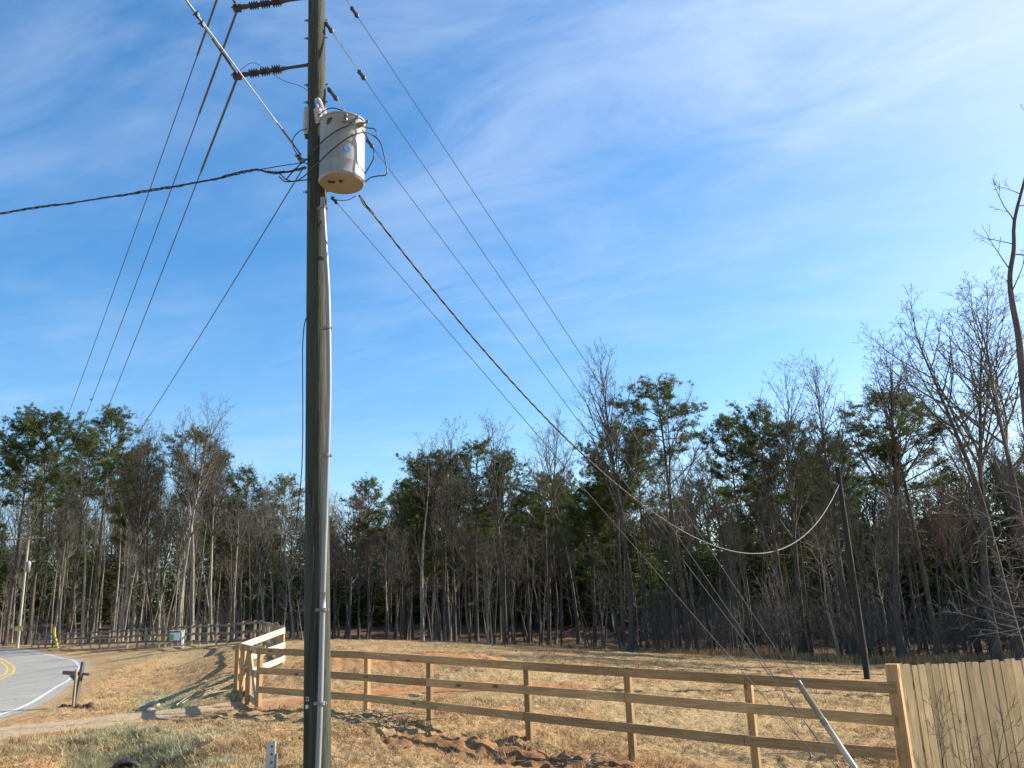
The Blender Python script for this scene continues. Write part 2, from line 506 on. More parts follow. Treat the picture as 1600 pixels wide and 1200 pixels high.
# ------------------------------------------------------------------ terrain
ctrl_px = [(404,1110,18),(571,1106,16.4),(668,1130,15.4),(820,1160,14.1),(977,1187,13),(1165,1222,11.9),(1395,1268,10.7),
           (496,1238,10),(442,1042,26),(372,1080,23),
           (600,1007,62),(800,1010,60),(950,1016,58),(1080,1022,54),(1200,1030,48),(1300,1036,45),(1410,1035,45),(1550,1035,42),
           (1355,1061,31),(400,1005,44),(350,1009,46),(300,1008,52),(232,1012,62),(122,1013,72),(50,1012,80),
           (0,1124,18.8),(57,1097,23),(115,1062,32.7),(128,1040,45),(110,1028,56),(60,1016,72),(0,1013.5,90),
           (0,1069,34),(0,1025,66)]
pts = [at(*c) for c in ctrl_px]
pts += [np.array(p, float) for p in [(0,0,0),(-5,0,0.0),(5,1,-0.35),(0,5,-0.12),(6,5,-0.7),(-9,8,-0.12),(-9,-12,0),(9,-12,-0.4),
        (-14,10,-0.15),(-30,30,-0.1),(-60,60,0.6),(-110,130,2.6),(-40,115,2.4),(0,110,2.2),(40,110,1.8),(80,110,1.4),
        (30,30,-1.3),(45,45,-1.5),(60,20,-1.6),(12,18,-1.0),(-100,20,0),(0,200,10),(-160,200,11),(160,200,9),(160,60,0),(0,-60,0),(-120,-60,0),(120,-60,-1)]]
pts = np.array(pts)
def _tps_k(d2):
    return np.where(d2 > 1e-9, 0.5 * d2 * np.log(np.maximum(d2, 1e-9)), 0)
_S = 50.0
_P = pts[:, :2] / _S
_n = len(_P)
_K = _tps_k(((_P[:, None] - _P[None]) ** 2).sum(-1)) + np.eye(_n) * 0.0006
_A = np.zeros((_n + 3, _n + 3))
_A[:_n, :_n] = _K
_A[:_n, _n] = 1; _A[:_n, _n+1:] = _P
_A[_n, :_n] = 1; _A[_n+1:, :_n] = _P.T
_W = np.linalg.solve(_A, np.concatenate([pts[:, 2], np.zeros(3)]))
def tps(x, y):
    x = np.asarray(x, float); y = np.asarray(y, float)
    sh = x.shape
    q = np.stack([x.ravel(), y.ravel()], -1)
    rr = np.linalg.norm(q, axis=1)
    k = np.where(rr > 200, 200 / np.maximum(rr, 1e-6), 1)
    q = q * k[:, None] / _S
    o = np.zeros(len(q))
    for i in range(0, len(q), 20000):
        qq = q[i:i+20000]
        o[i:i+20000] = _tps_k(((qq[:, None] - _P[None]) ** 2).sum(-1)) @ _W[:_n] + _W[_n] + qq @ _W[_n+1:]
    return o.reshape(sh)
def dist_poly(x, y, P):
    """distance from points to a polyline, and the position along it 0..1"""
    best = np.full(np.shape(x), 1e9); along = np.zeros(np.shape(x))
    nseg = len(P) - 1
    for i in range(nseg):
        ax, ay = P[i][:2]; bx, by = P[i+1][:2]
        dx, dy = bx - ax, by - ay
        t = np.clip(((x - ax) * dx + (y - ay) * dy) / (dx*dx + dy*dy), 0, 1)
        d = np.hypot(x - ax - t*dx, y - ay - t*dy)
        m = d < best
        best = np.where(m, d, best); along = np.where(m, (i + t) / nseg, along)
    return best, along
def catmull(P, per=12):
    P = np.asarray(P, float)
    Q = np.vstack([2*P[0]-P[1], P, 2*P[-1]-P[-2]])
    o = []
    for i in range(1, len(Q)-2):
        p0, p1, p2, p3 = Q[i-1:i+3]
        for t in np.linspace(0, 1, per, endpoint=False):
            o.append(0.5*((2*p1)+(-p0+p2)*t+(2*p0-5*p1+4*p2-p3)*t*t+(-p0+3*p1-3*p2+p3)*t**3))
    o.append(P[-1])
    return np.array(o)
def sm(a, b, v):
    t = np.clip((v - a) / (b - a), 0, 1)
    return t*t*(3-2*t)

# road: the white edge line as seen, lanes to its left
edge_pts = [(-8.9,-40),(-9.1,-12),(-9.6,4),(-10.3,12),(-11.3,18.8),(-12.9,24),(-16.8,33.2),(-22.4,45),(-29.6,57),(-40.5,72.5),(-54,90),(-74,112),(-105,140)]
edge = catmull(edge_pts, 14)
tn = np.gradient(edge, axis=0); tn /= np.linalg.norm(tn, axis=1)[:, None]
nl = np.stack([-tn[:, 1], tn[:, 0]], 1)
LANE = 3.05
centre = edge + nl * LANE

# places found on the bare surface first
def ghit(px, py):
    d = ray(px, py)
    lo, hi = 3.0, 200.0
    ys = np.geomspace(lo, hi, 400)
    P = EYE[None] + d[None] * (ys / d[1])[:, None]
    f = P[:, 2] - tps(P[:, 0], P[:, 1])
    i = int(np.argmax(f < 0)) if (f < 0).any() else len(ys) - 1
    if i == 0: return P[0]
    a, b = ys[i-1], ys[i]
    for _ in range(25):
        m = 0.5*(a+b); p = EYE + d*(m/d[1])
        if p[2] - tps(np.array([p[0]]), np.array([p[1]]))[0] < 0: b = m
        else: a = m
    return EYE + d*(b/d[1])
ditch = [ghit(*p) for p in [(300,1022),(262,1034),(247,1052),(252,1078),(240,1100)]]
ditch2 = [ghit(*p) for p in [(205,1168),(190,1192),(180,1225)]]
drive = [ghit(*p) for p in [(-40,1150),(60,1138),(200,1122),(330,1108),(420,1098),(560,1088),(700,1082)]]
clay1 = [ghit(*p) for p in [(440,1100),(560,1085),(700,1075),(840,1072)]]
clay2 = [ghit(*p) for p in [(540,1048),(640,1046),(740,1048)]]
clay3 = [ghit(*p) for p in [(660,1160),(780,1182),(950,1202)]]
hole = ghit(196, 1172)
greenC = [ghit(*p) for p in [(190,1150),(225,1160)]]
greenD = [ghit(*p) for p in [(262,1075),(255,1100)]]
greenE = [ghit(*p) for p in [(300,1190),(240,1200)]]
palerock = [ghit(*p) for p in [(225,1092)]]
FOREST_EDGE = np.array([(-130,128),(-60,100),(-50,95),(-38,84),(-28,76),(-18,66),(-10,62),(0,60),(8,57),(12,54),(15,48),(18,45),(22,44),(32,42),(60,36),(120,30)], float)
def fedge(x):
    return np.interp(x, FOREST_EDGE[:, 0], FOREST_EDGE[:, 1])

def zbase(x, y):
    z = tps(x, y)
    d, al = dist_poly(x, y, ditch)
    z = z - 0.24 * (1 - sm(0.2, 2.0, d))
    d, al = dist_poly(x, y, ditch2)
    z = z - 0.45 * (1 - sm(0.25, 1.2, d))
    d, al = dist_poly(x, y, greenC)
    z = z + 0.10 * (1 - sm(0.2, 1.0, d))
    d, al = dist_poly(x, y, clay2)
    z = z + 0.35 * (1 - sm(0.3, 3.0, d))
    return z
def masks(x, y):
    rd, _ = dist_poly(x, y, edge[::3])
    cdist, _ = dist_poly(x, y, centre[::3])
    onroad = 1 - sm(LANE + 0.35, LANE + 1.3, cdist)
    fe = sm(-2.5, 2.5, y - fedge(x) + 3 * (fbm(x * 0.3, y * 0.3, 3, 5) - 0.5))
    return onroad, fe
def under_road(x, y):
    return 1 - sm(LANE - 0.45, LANE + 0.2, dist_poly(x, y, centre[::2])[0])
def ground_z(x, y):
    z = zbase(x, y)
    onroad, fe = masks(x, y)
    r = np.hypot(x, y)
    amp = 1 - onroad
    n1 = fbm(x * 0.55, y * 0.55, 4, 1) - 0.5
    n2 = fbm(x * 2.6, y * 2.6, 3, 2) - 0.5
    n3 = fbm(x * 8, y * 8, 2, 3) - 0.5
    near = 1 - sm(25, 60, r)
    dd, _ = dist_poly(x, y, drive)
    calm = 0.35 + 0.65 * sm(0.9, 2.2, dd)
    rough = 1 + 0.35 * (1 - sm(0.3, 2.2, dist_poly(x, y, clay3)[0]))
    z = z + amp * calm * (0.16 * n1 + near * rough * (0.12 * n2 + 0.10 * n3)) + fe * 0.5 * n1
    return z - under_road(x, y) * 0.06
def gz(x, y):
    return float(ground_z(np.array([x], float), np.array([y], float))[0])

az_f = np.linspace(-46, 46, 560)
az_c = np.linspace(46, 314, 68)[1:-1]
az = np.radians(np.concatenate([az_f, az_c]))
rad = np.concatenate([np.linspace(0.6, 5.5, 10), np.geomspace(6, 110, 430), np.geomspace(114, 1200, 40)])
AZ, RD = np.meshgrid(az, rad, indexing='xy')
GX = RD * np.sin(AZ); GY = RD * np.cos(AZ)
GZ = ground_z(GX, GY)
nr, nc = GX.shape
g = Geo()
V = np.stack([GX, GY, GZ], -1).reshape(-1, 3)
i = np.arange(nr - 1)[:, None] * nc; j = np.arange(nc)[None]; k = (j + 1) % nc
Q = np.stack([i + j, i + k, i + nc + k, i + nc + j], -1).reshape(-1, 4)[:, ::-1]
cidx = len(V)
V = np.vstack([V, [[0, 0, gz(0, 0)]]])
T = [(cidx, (q + 1) % nc, q) for q in range(nc)]
g.add(V, Q, T)

m, t, b = newmat('field_ground')
v = tcoord(t, rnd=False)
n_big = tnoise(t, v, 0.22, 5, 0.6, 0.3)
n_mid = tnoise(t, v, 1.6, 6, 0.65, 0.4)
n_fine = tnoise(t, v, 14, 6, 0.7, 0.5)
n_str = tnoise(t, tcoord(t, (1, 1, 1), False), 42, 3, 0.7, 1.5)
c = tramp(t, n_fine, [(0.30, (0.075, 0.046, 0.023)), (0.45, (0.27, 0.185, 0.09)), (0.58, (0.45, 0.33, 0.175)), (0.74, (0.62, 0.48, 0.28))])
c = tmix(t, trange(t, n_mid, 0.44, 0.62), c, tramp(t, n_fine, [(0.3, (0.22, 0.15, 0.075)), (0.55, (0.37, 0.26, 0.125)), (0.75, (0.50, 0.37, 0.19))]))
c = tmix(t, trange(t, n_big, 0.45, 0.6, 0, 0.75), c, tramp(t, n_fine, [(0.32, (0.16, 0.07, 0.03)), (0.5, (0.40, 0.215, 0.095)), (0.7, (0.52, 0.33, 0.17))]))
n_pat = tnoise(t, v, 0.75, 5, 0.62, 0.3)
c = tmix(t, trange(t, n_pat, 0.53, 0.68, 0, 0.6), c, tramp(t, n_fine, [(0.35, (0.07, 0.04, 0.02)), (0.7, (0.26, 0.17, 0.085))]))
def attr(nm):
    a = t.nodes.new('ShaderNodeAttribute'); a.attribute_name = nm
    return a.outputs['Fac']
def broken(a, lo=0.35, hi=0.65):
    s = tmath(t, 'ADD', tmath(t, 'MULTIPLY', n_mid, 0.55), tmath(t, 'MULTIPLY', n_fine, 0.45))
    return trange(t, tmath(t, 'ADD', a, tmath(t, 'MULTIPLY', tmath(t, 'SUBTRACT', s, 0.5), 1.7)), lo, hi)
c = tmix(t, tmath(t, 'MULTIPLY', broken(attr('sand')), 0.85), c, tramp(t, n_fine, [(0.3, (0.36, 0.255, 0.15)), (0.7, (0.56, 0.43, 0.29))]))
c = tmix(t, tmath(t, 'MULTIPLY', broken(attr('clay')), 0.92), c, tramp(t, n_mid, [(0.3, (0.30, 0.125, 0.048)), (0.55, (0.43, 0.205, 0.085)), (0.75, (0.52, 0.29, 0.14))]))
c = tmix(t, tmath(t, 'MULTIPLY', broken(attr('green')), 0.8), c, tramp(t, n_fine, [(0.3, (0.13, 0.17, 0.09)), (0.7, (0.42, 0.45, 0.28))]))
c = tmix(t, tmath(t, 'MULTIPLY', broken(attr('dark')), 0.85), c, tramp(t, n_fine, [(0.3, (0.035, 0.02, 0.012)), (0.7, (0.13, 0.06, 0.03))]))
c = tmix(t, attr('litter'), c, tramp(t, n_fine, [(0.3, (0.045, 0.028, 0.018)), (0.5, (0.12, 0.07, 0.042)), (0.7, (0.24, 0.155, 0.1))]))
t.links.new(c, b.inputs['Base Color'])
b.inputs['Roughness'].default_value = 0.95
b.inputs['Specular IOR Level'].default_value = 0.1
tbump(t, b, tmath(t, 'ADD', tmath(t, 'MULTIPLY', n_fine, 0.8), tmath(t, 'MULTIPLY', n_str, 0.4)), 0.9, 0.06)
M['ground'] = m
ground = part('ground', g, M['ground'], smooth=True)
tag(ground, kind='structure')
fx, fy = V[:, 0], V[:, 1]
def put(nm, a):
    at_ = ground.data.attributes.new(nm, 'FLOAT', 'POINT')
    at_.data.foreach_set('value', np.clip(a, 0, 1).astype(np.float32))
onr, fe = masks(fx, fy)
shoulder = 1 - sm(0.2, 1.4, dist_poly(fx, fy, edge[::3])[0])
put('sand', np.maximum(0.9 * (1 - sm(0.5, 1.7, dist_poly(fx, fy, drive[:5])[0])), 0.55 * shoulder))
put('clay', np.maximum.reduce([0.66 * (1 - sm(0.2, 2.8, dist_poly(fx, fy, clay1)[0])), 0.70 * (1 - sm(0.2, 2.8, dist_poly(fx, fy, clay2)[0])),
                               0.58 * (1 - sm(0.2, 1.9, dist_poly(fx, fy, clay3)[0]))]))
put('green', np.maximum.reduce([0.42 * (1 - sm(0.4, 1.2, dist_poly(fx, fy, greenC)[0])), 0.95 * (1 - sm(0.3, 0.9, dist_poly(fx, fy, greenD)[0])),
                                0.75 * (1 - sm(0.3, 0.9, dist_poly(fx, fy, greenE)[0]))]))
put('dark', np.maximum(0.5 * (1 - sm(0.1, 1.4, dist_poly(fx, fy, clay3)[0])), 1.0 * (1 - sm(0.12, 0.5, dist_poly(fx, fy, [hole, hole + 0.1])[0]))))  # dark soil, plus shade painted around the culvert mouth
put('litter', fe)

# ------------------------------------------------------------------ road
m, t, b = newmat('asphalt')
v = tcoord(t, rnd=False)
n1 = tnoise(t, v, 0.5, 5, 0.6); n2 = tnoise(t, v, 45, 3, 0.6)
c = tramp(t, n1, [(0.3, (0.25, 0.232, 0.20)), (0.7, (0.32, 0.298, 0.258))])
c = tmix(t, 1.0, c, tramp(t, n2, [(0.3, (0.85, 0.85, 0.85)), (0.7, (1.15, 1.15, 1.15))]), 'MULTIPLY')
ck = trange(t, tnoise(t, v, 0.32, 4, 0.5, 2.0), 0.492, 0.5, 0, 1)
ck2 = trange(t, tnoise(t, v, 0.32, 4, 0.5, 2.0), 0.5, 0.508, 1, 0)
c = tmix(t, tmath(t, 'MULTIPLY', tmath(t, 'MULTIPLY', ck, ck2), 0.7), c, (0.05, 0.05, 0.05))
t.links.new(c, b.inputs['Base Color'])
b.inputs['Roughness'].default_value = 0.8
tbump(t, b, n2, 0.3, 0.01)
M['asphalt'] = m
M['linewhite'] = simple('white_line_paint', [(0.3, (0.42, 0.41, 0.39)), (0.6, (0.60, 0.59, 0.57))], 5, rough=0.7)
M['lineyellow'] = simple('yellow_line_paint', [(0.3, (0.50, 0.32, 0.05)), (0.6, (0.62, 0.41, 0.07))], 5, rough=0.7)
def strip(name, a, bofs, lift, mat, nx=2):
    g = Geo()
    us = np.linspace(a, bofs, nx)
    P = edge[:, None, :] + nl[:, None, :] * us[None, :, None]
    Z = zbase(P[..., 0], P[..., 1]) + lift
    V = np.concatenate([P, Z[..., None]], -1).reshape(-1, 3)
    n = len(edge)
    i = np.arange(n-1)[:, None]*nx; j = np.arange(nx-1)[None]
    g.add(V, np.stack([i+j, i+j+nx, i+j+nx+1, i+j+1], -1).reshape(-1, 4)[:, ::-1])
    return tag(part(name, g, mat, smooth=True), kind='structure')
road = strip('road', -0.35, 2*LANE + 0.35, 0.012, M['asphalt'], 12)
l1 = strip('road_edge_line', -0.04, 0.07, 0.016, M['linewhite'])
l2 = strip('road_edge_line', 2*LANE - 0.09, 2*LANE + 0.06, 0.016, M['linewhite'])
l3 = strip('road_centre_line', LANE + 0.09, LANE + 0.22, 0.016, M['lineyellow'])
l4 = strip('road_centre_line', LANE - 0.22, LANE - 0.09, 0.016, M['lineyellow'])

# ------------------------------------------------------------------ main utility pole
PY = 10.0
pb = at(496, 1240, PY); pb[2] = gz(pb[0], pb[1]) - 0.05
pt = at(495, -160, PY)
pole_root = empty('utility_pole', pb, 'tall weathered wooden utility pole with grey conduit, nearest in the scene', 'utility pole')
def pole_at(z):
    f = (z - pb[2]) / (pt[2] - pb[2])
    return pb + (pt - pb) * f
def pole_r(z):
    f = (z - pb[2]) / (pt[2] - pb[2])
    return 0.150 - 0.040 * f
g = Geo()
zs = np.linspace(pb[2], pt[2], 40)
g.tube([pole_at(z) for z in zs], [pole_r(z) for z in zs], 28)
shaft = part('shaft', g, M['pole'], pole_root, True)
# conduit riser, up the camera side
def on_pole(px, py, off):
    """point off metres in front of the pole axis, at this place in the picture"""
    return at(px, py, PY - off)
cpath = [on_pole(x, y, o) for x, y, o in [(489.5+6,1232,0.17),(497,1195,0.17),(500.5,1097,0.168),(504,953,0.165),(510,760,0.162),(514,620,0.158),(513.5,520,0.155),(512,450,0.15),(508,380,0.15),(505,330,0.148),(504,309,0.146)]]
g = Geo()
g.tube(catmull(cpath, 6), 0.030, 14)
cond = part('conduit', g, M['pvc'], pole_root, True)
g = Geo()
for q, w_ in ((3, 0.034),):
    pp = catmull(cpath, 6)[q * 6: q * 6 + 2]
    g.tube([pp[0], pp[0] + (pp[1] - pp[0]) * 0.9], w_, 14)
part('coupling', g, M['pvc'], cond, True)
for (px, py) in ((503.8, 1097), (506.5, 953), (512, 716), (513, 519), (506.5, 333)):
    c0 = on_pole(px, py, 0.0)
    z = c0[2]
    g = Geo()
    pc = pole_at(z)
    cc = on_pole(px - 2, py, 0.165)
    g.box((-0.085, -0.006, -0.016), (0.055, 0.006, 0.016), Matrix.Translation(Vector((cc[0], pc[1] - pole_r(z) - 0.002, z))))
    th = np.linspace(math.pi, 2 * math.pi, 9)
    arc = [np.array([cc[0] + 0.038 * math.cos(a), cc[1] + 0.038 * math.sin(a), z]) for a in th]
    for zz in (-0.012, 0.0, 0.012):
        g.tube([a + np.array([0, 0, zz]) for a in arc], 0.008, 5)
    g.tube([(cc[0] + 0.05, pc[1] - pole_r(z) + 0.02, z), (cc[0] + 0.05, pc[1] - pole_r(z) - 0.02, z)], 0.007, 6)
    part('pipe_strap', g, M['dullsteel'], cond)
g = Geo()                                                     # ground wire down the left front
gw = [on_pole(486 + dx, y, o) for dx, y, o in [(-6,330,0.06),(-3,420,0.1),(-4,560,0.10),(-6,640,0.10),(-5,700,0.1),(-3,760,0.13),(4,860,0.148),(-2,980,0.148),(-7,1040,0.14),(-10,1100,0.13),(-12,1236,0.13)]]
g.tube(catmull(gw, 5), 0.006, 5)
part('ground_wire', g, M['black'], pole_root)
g = Geo()                                                     # number plate and round tag
for (px, py, wx, wz) in ((479, 1092, 0.035, 0.022),):
    c0 = pole_at(on_pole(px, py, 0.1)[2]); dirx = -0.085
    c1 = c0 + np.array([dirx, -math.sqrt(max(0.0, pole_r(c0[2])**2 - dirx**2)) - 0.004, 0])
    Mx = Matrix.Translation(Vector(c1)) @ Matrix.Rotation(-0.62, 4, 'Z')
    g.box((-wx, -0.003, -wz), (wx, 0.003, wz), Mx)
plate = part('number_plate', g, M['steel'], pole_root)
g = Geo()
g.box((-0.026, -0.0045, -0.013), (-0.006, -0.003, 0.013), Mx); g.box((0.006, -0.0045, -0.013), (0.026, -0.003, 0.013), Mx)
part('plate_digits', g, M['polymer'], plate)
g = Geo()
c0 = pole_at(on_pole(480, 1104, 0.1)[2])
c1 = c0 + np.array([-0.085, -math.sqrt(pole_r(c0[2])**2 - 0.085**2) - 0.003, 0])
g.lathe([(0, 0.005), (0.022, 0.005), (0.022, -0.004)], Matrix.Translation(Vector(c1)) @ Matrix.Rotation(-0.62, 4, 'Z') @ Matrix.Rotation(math.pi/2, 4, 'X'), 14)
part('round_tag', g, M['white'], pole_root)
for py in (32, 133, 300, 190, 60, 160):                       # step bolts through the shaft
    g = Geo()
    z = on_pole(478, py, 0)[2]; c0 = pole_at(z)
    g.tube([c0 + np.array([-pole_r(z) - 0.055, 0, 0]), c0 + np.array([pole_r(z) + 0.035, 0, 0])], 0.010, 6)
    g.tube([c0 + np.array([-pole_r(z) - 0.025, 0, 0]), c0 + np.array([-pole_r(z) - 0.008, 0, 0])], 0.022, 6)
    part('bolt', g, M['dullsteel'], pole_root)

# ------------------------------------------------------------------ transformer
TYc = 9.74
tb = at(534, 287, TYc); ttop = at(534, 197, TYc)
tr_root = empty('transformer', tb, 'pale grey pole transformer can with a blue dot sticker', 'transformer')
TR = 0.292; TH = ttop[2] - tb[2]
Mt = Matrix.Translation(Vector(tb))
g = Geo()
g.lathe([(TR - 0.02, 0.0), (TR, 0.02), (TR, 0.035), (TR - 0.006, 0.045), (TR - 0.006, TH * 0.24), (TR - 0.003, TH * 0.25), (TR - 0.006, TH * 0.26), (TR - 0.006, TH - 0.05), (TR, TH - 0.04), (TR + 0.004, TH)], Mt, 48)
tank = part('tank', g, M['tank'], tr_root, True)
g = Geo()
g.lathe([(0, 0.012), (TR * 0.7, 0.012), (TR - 0.03, 0.016), (TR - 0.02, 0.001), (TR - 0.019, -0.004)][::-1], Mt, 48)
bot = part('underside', g, M['tankbottom'], tr_root, True)
g = Geo()
g.box((-0.11, -0.02, -0.008), (-0.02, 0.0, 0.013), Mt @ Matrix.Translation((-0.06, -0.02, 0)) @ Matrix.Rotation(0.25, 4, 'Z'))
g.lathe([(0, -0.012), (0.022, -0.012), (0.024, 0.013)], Mt @ Matrix.Translation((0.0, -0.06, 0)), 12)
part('drain_plug', g, M['polymer'], bot)
g = Geo()
g.lathe([(TR + 0.004, TH), (TR + 0.018, TH + 0.002), (TR + 0.018, TH + 0.022), (TR * 0.9, TH + 0.05), (TR * 0.5, TH + 0.075), (0, TH + 0.08)], Mt, 48)
part('lid', g, M['tank'], tr_root, True)
def on_can(ang, h, out=0.0):
    """ang measured from straight at the camera, positive to the right"""
    return tb + np.array([(TR + out) * math.sin(ang), -(TR + out) * math.cos(ang), h])
g = Geo()                                                    # primary bushing on the lid
cb = tb + np.array([0.11, 0.02, TH + 0.06])
prof = [(0.05, 0)]
for q in range(5):
    z0 = 0.03 + q * 0.05
    prof += [(0.035, z0), (0.062, z0 + 0.012), (0.058, z0 + 0.02), (0.035, z0 + 0.03)]
prof += [(0.02, 0.29), (0.02, 0.33), (0, 0.33)]
g.lathe(prof, Matrix.Translation(Vector(on_can(-1.05, TH - 0.02, -0.02) + np.array([-0.04, 0.05, 0.0]))) @ Matrix.Rotation(-0.16, 4, 'Y') @ Matrix.Scale(0.9, 4), 16)
part('bushing', g, M['porcelain'], tr_root, True)
for ang in (-0.42,):
    g = Geo()                                                # lid clamp / lifting lug
    pc = on_can(ang, TH - 0.085, 0)
    g.tube([pc - np.array([0.02, -0.02, 0.03]), pc + np.array([0.0, -0.03, 0.0]), pc + np.array([0.03, 0.0, 0.03])], 0.018, 8)
    part('lifting_lug', g, M['polymer'], tr_root)
for ang in (0.28, 0.62, 0.98):
    g = Geo()                                                # secondary terminals
    p0 = on_can(ang, TH - 0.10, -0.01); d = np.array([math.sin(ang), -math.cos(ang), -0.05])
    g.tube([p0, p0 + d * 0.05, p0 + d * 0.06, p0 + d * 0.10], [0.035, 0.035, 0.024, 0.024], 10)
    g.tube([p0 + d * 0.10, p0 + d * 0.15], 0.014, 8)
    g.box((-0.022, -0.02, -0.014), (0.022, 0.02, 0.014), Matrix.Translation(Vector(p0 + d * 0.15)))
    part('terminal', g, M['dullsteel'], tr_root)
g = Geo()
pc = on_can(0.42, TH * 0.40, -0.0045)
Ms = Matrix.Translation(Vector(pc)) @ Matrix.Rotation(0.42, 4, 'Z') @ Matrix.Rotation(math.pi / 2, 4, 'X')
g.lathe([(0, 0.006), (0.042, 0.006), (0.042, -0.008)], Ms, 20)
part('sticker', g, M['bluesticker'], tr_root)
g = Geo()                                                    # hanger bracket to the pole
zc_ = tb[2] + TH * 0.72; pc = pole_at(zc_)
for h in (0.2, 0.8):
    p0 = tb + np.array([0, 0, TH * h]); p1 = pole_at(p0[2])
    dv = (p1 - p0); dv /= np.linalg.norm(dv)
    g.beam(p0 + dv * (TR - 0.02), p1 - dv * (pole_r(p0[2]) - 0.02), 0.07, 0.09)
part('hanger_bracket', g, M['steel'], tr_root)

# cutout body on the left of the pole, arrester leaning behind the can
lc = at(479.5, 190, PY - 0.06)
ar = empty('surge_arrester', lc, 'ribbed grey arrester on the left face of the utility pole', 'arrester')
g = Geo()
prof = [(0, -0.20), (0.03, -0.20), (0.035, -0.17)]
for q in range(9):
    z0 = -0.15 + q * 0.035
    prof += [(0.036, z0), (0.052, z0 + 0.012), (0.036, z0 + 0.024)]
prof += [(0.04, 0.17), (0.04, 0.2), (0, 0.2)]
g.lathe(prof, Matrix.Translation(Vector(lc)), 16)
part('ribbed_body', g, M['porcelain'], ar, True)
g = Geo()
g.tube([lc + np.array([0, 0, -0.2]), lc + np.array([0, 0, -0.255])], [0.03, 0.018], 8)
part('end_cap', g, M['polymer'], ar)
g = Geo()
g.beam(lc + np.array([0.0, 0.02, 0.12]), lc + np.array([0.12, 0.06, 0.12]), 0.03, 0.03)
part('mounting_arm', g, M['steel'], ar)
uc = at(500, 172, PY - 0.20)
cu = empty('fuse_cutout', uc, 'smooth grey slanting fuse body on the pole just above the transformer can', 'fuse')
g = Geo()
a0 = at(505, 185, PY - 0.21); a1 = at(496, 155, PY - 0.19)
g.tube([a0, a0 + (a1 - a0) * 0.8, a1], [0.052, 0.052, 0.036], 12)
part('body', g, M['steel'], cu, True)
g = Geo()
g.tube([at(509, 187, PY - 0.19), at(507, 170, PY - 0.17)], 0.02, 8)
g.tube([a0, at(506, 190, PY - 0.2)], 0.03, 8)
part('hinge_fitting', g, M['dullsteel'], cu)

# ------------------------------------------------------------------ insulators
def insulator(tip, root_p, label):
    tip = np.array(tip); root_p = np.array(root_p)
    r = empty('line_insulator', root_p, label, 'insulator', 'horizontal insulators on the utility pole')
    ln = np.linalg.norm(tip - root_p)
    Mi = frame(root_p, tip)[0] @ Matrix.Rotation(math.pi / 2, 4, 'Y')
    g = Geo()
    g.lathe([(0.03, 0.0), (0.022, 0.05), (0.020, ln * 0.30), (0.032, ln * 0.40)], Mi, 12)
    part('rod', g, M['polymer'], r, True)
    g = Geo()
    prof = [(0.03, ln * 0.38)]
    for b0, cnt, big in ((0.40, 3, 0.068), (0.56, 3, 0.065), (0.72, 3, 0.062)):
        for q in range(4):
            z0 = ln * (b0 + 0.033 * q)
            prof += [(0.036, z0), (big, z0 + ln * 0.010), (big - 0.004, z0 + ln * 0.016), (0.036, z0 + ln * 0.026)]
        prof += [(0.028, ln * (b0 + 0.135)), (0.030, ln * (b0 + 0.155))]
    prof += [(0.03, ln * 0.90)]
    g.lathe(prof, Mi, 16)
    part('sheds', g, M['polymer'], r, True)
    g = Geo()
    g.tube([root_p + (tip - root_p) * 0.88, tip], 0.035, 8)
    g.box((-0.06, -0.035, -0.05), (0.05, 0.035, 0.035), Matrix.Translation(Vector(tip)))
    g.tube([tip + np.array([-0.03, -0.06, 0.0]), tip + np.array([-0.1, 0.03, 0.03])], 0.012, 6)
    part('clamp', g, M['polymer'], r)
    return tip
tips = []
for (tp, rp, lb) in (((372, 118), (484, 101), 'dark horizontal insulator with ribbed sheds, lower one left of the pole'),
                     ((372, 12), (484, -4), 'dark horizontal insulator at the picture top edge, left of the pole'),
                     ((372, -95), (484, -109), 'dark horizontal insulator near the pole top, above the picture')):
    tips.append(insulator(at(*tp, PY), at(*rp, PY), lb))

# ------------------------------------------------------------------ other poles
lpb = at(28, 1005, 86); lpb[2] = gz(lpb[0], lpb[1])
lpt = at(45, 838, 86)
lp = empty('utility_pole', lpb, 'thin pale utility pole beside the road bend at far left', 'utility pole')
g = Geo(); g.tube(np.linspace(lpb - [0, 0, .2], lpt, 8), np.linspace(0.13, 0.10, 8), 12)
part('shaft', g, M['palepole'], lp, True)
g = Geo(); c0 = at(44, 886, 85.6); g.lathe([(0, -0.55), (0.2, -0.5), (0.22, 0.45), (0.1, 0.6), (0, 0.6)], Matrix.Translation(Vector(c0)), 14)
part('equipment_can', g, M['tank'], lp, True)
g = Geo(); g.beam(lpt + np.array([-1.6, 0, -0.2]), lpt + np.array([1.6, 0, -0.2]), 0.07, 0.08); part('crossarm', g, M['palepole'], lp)
ys = at(29, 982, 85.7)
sg = empty('warning_sign', ys, 'small yellow rectangular road sign in front of the far left pole', 'sign')
g = Geo(); g.box((-0.36, -0.012, -0.22), (0.36, 0.012, 0.22), Matrix.Translation(Vector(ys))); part('panel', g, M['yellow'], sg)
g = Geo(); g.box((-0.44, -0.03, 0.10), (0.5, -0.013, 0.16), Matrix.Translation(Vector(ys))); g.tube([ys + [0.12, 0.02, 0.22], [ys[0] + 0.12, ys[1] + 0.02, lpb[2] - 0.1]], 0.025, 6); part('sign_post', g, M['dullsteel'], sg)
rpb = at(1356, 1062, 31); rpb[2] = gz(rpb[0], rpb[1])
rpt = at(1308, 730, 31)
rp = empty('utility_pole', rpb, 'dark brown utility pole in the meadow at right, holding the sagging cable', 'utility pole')
g = Geo(); g.tube(np.linspace(rpb - [0, 0, .2], rpt, 10), np.linspace(0.115, 0.085, 10), 14)
part('shaft', g, M['darkpole'], rp, True)
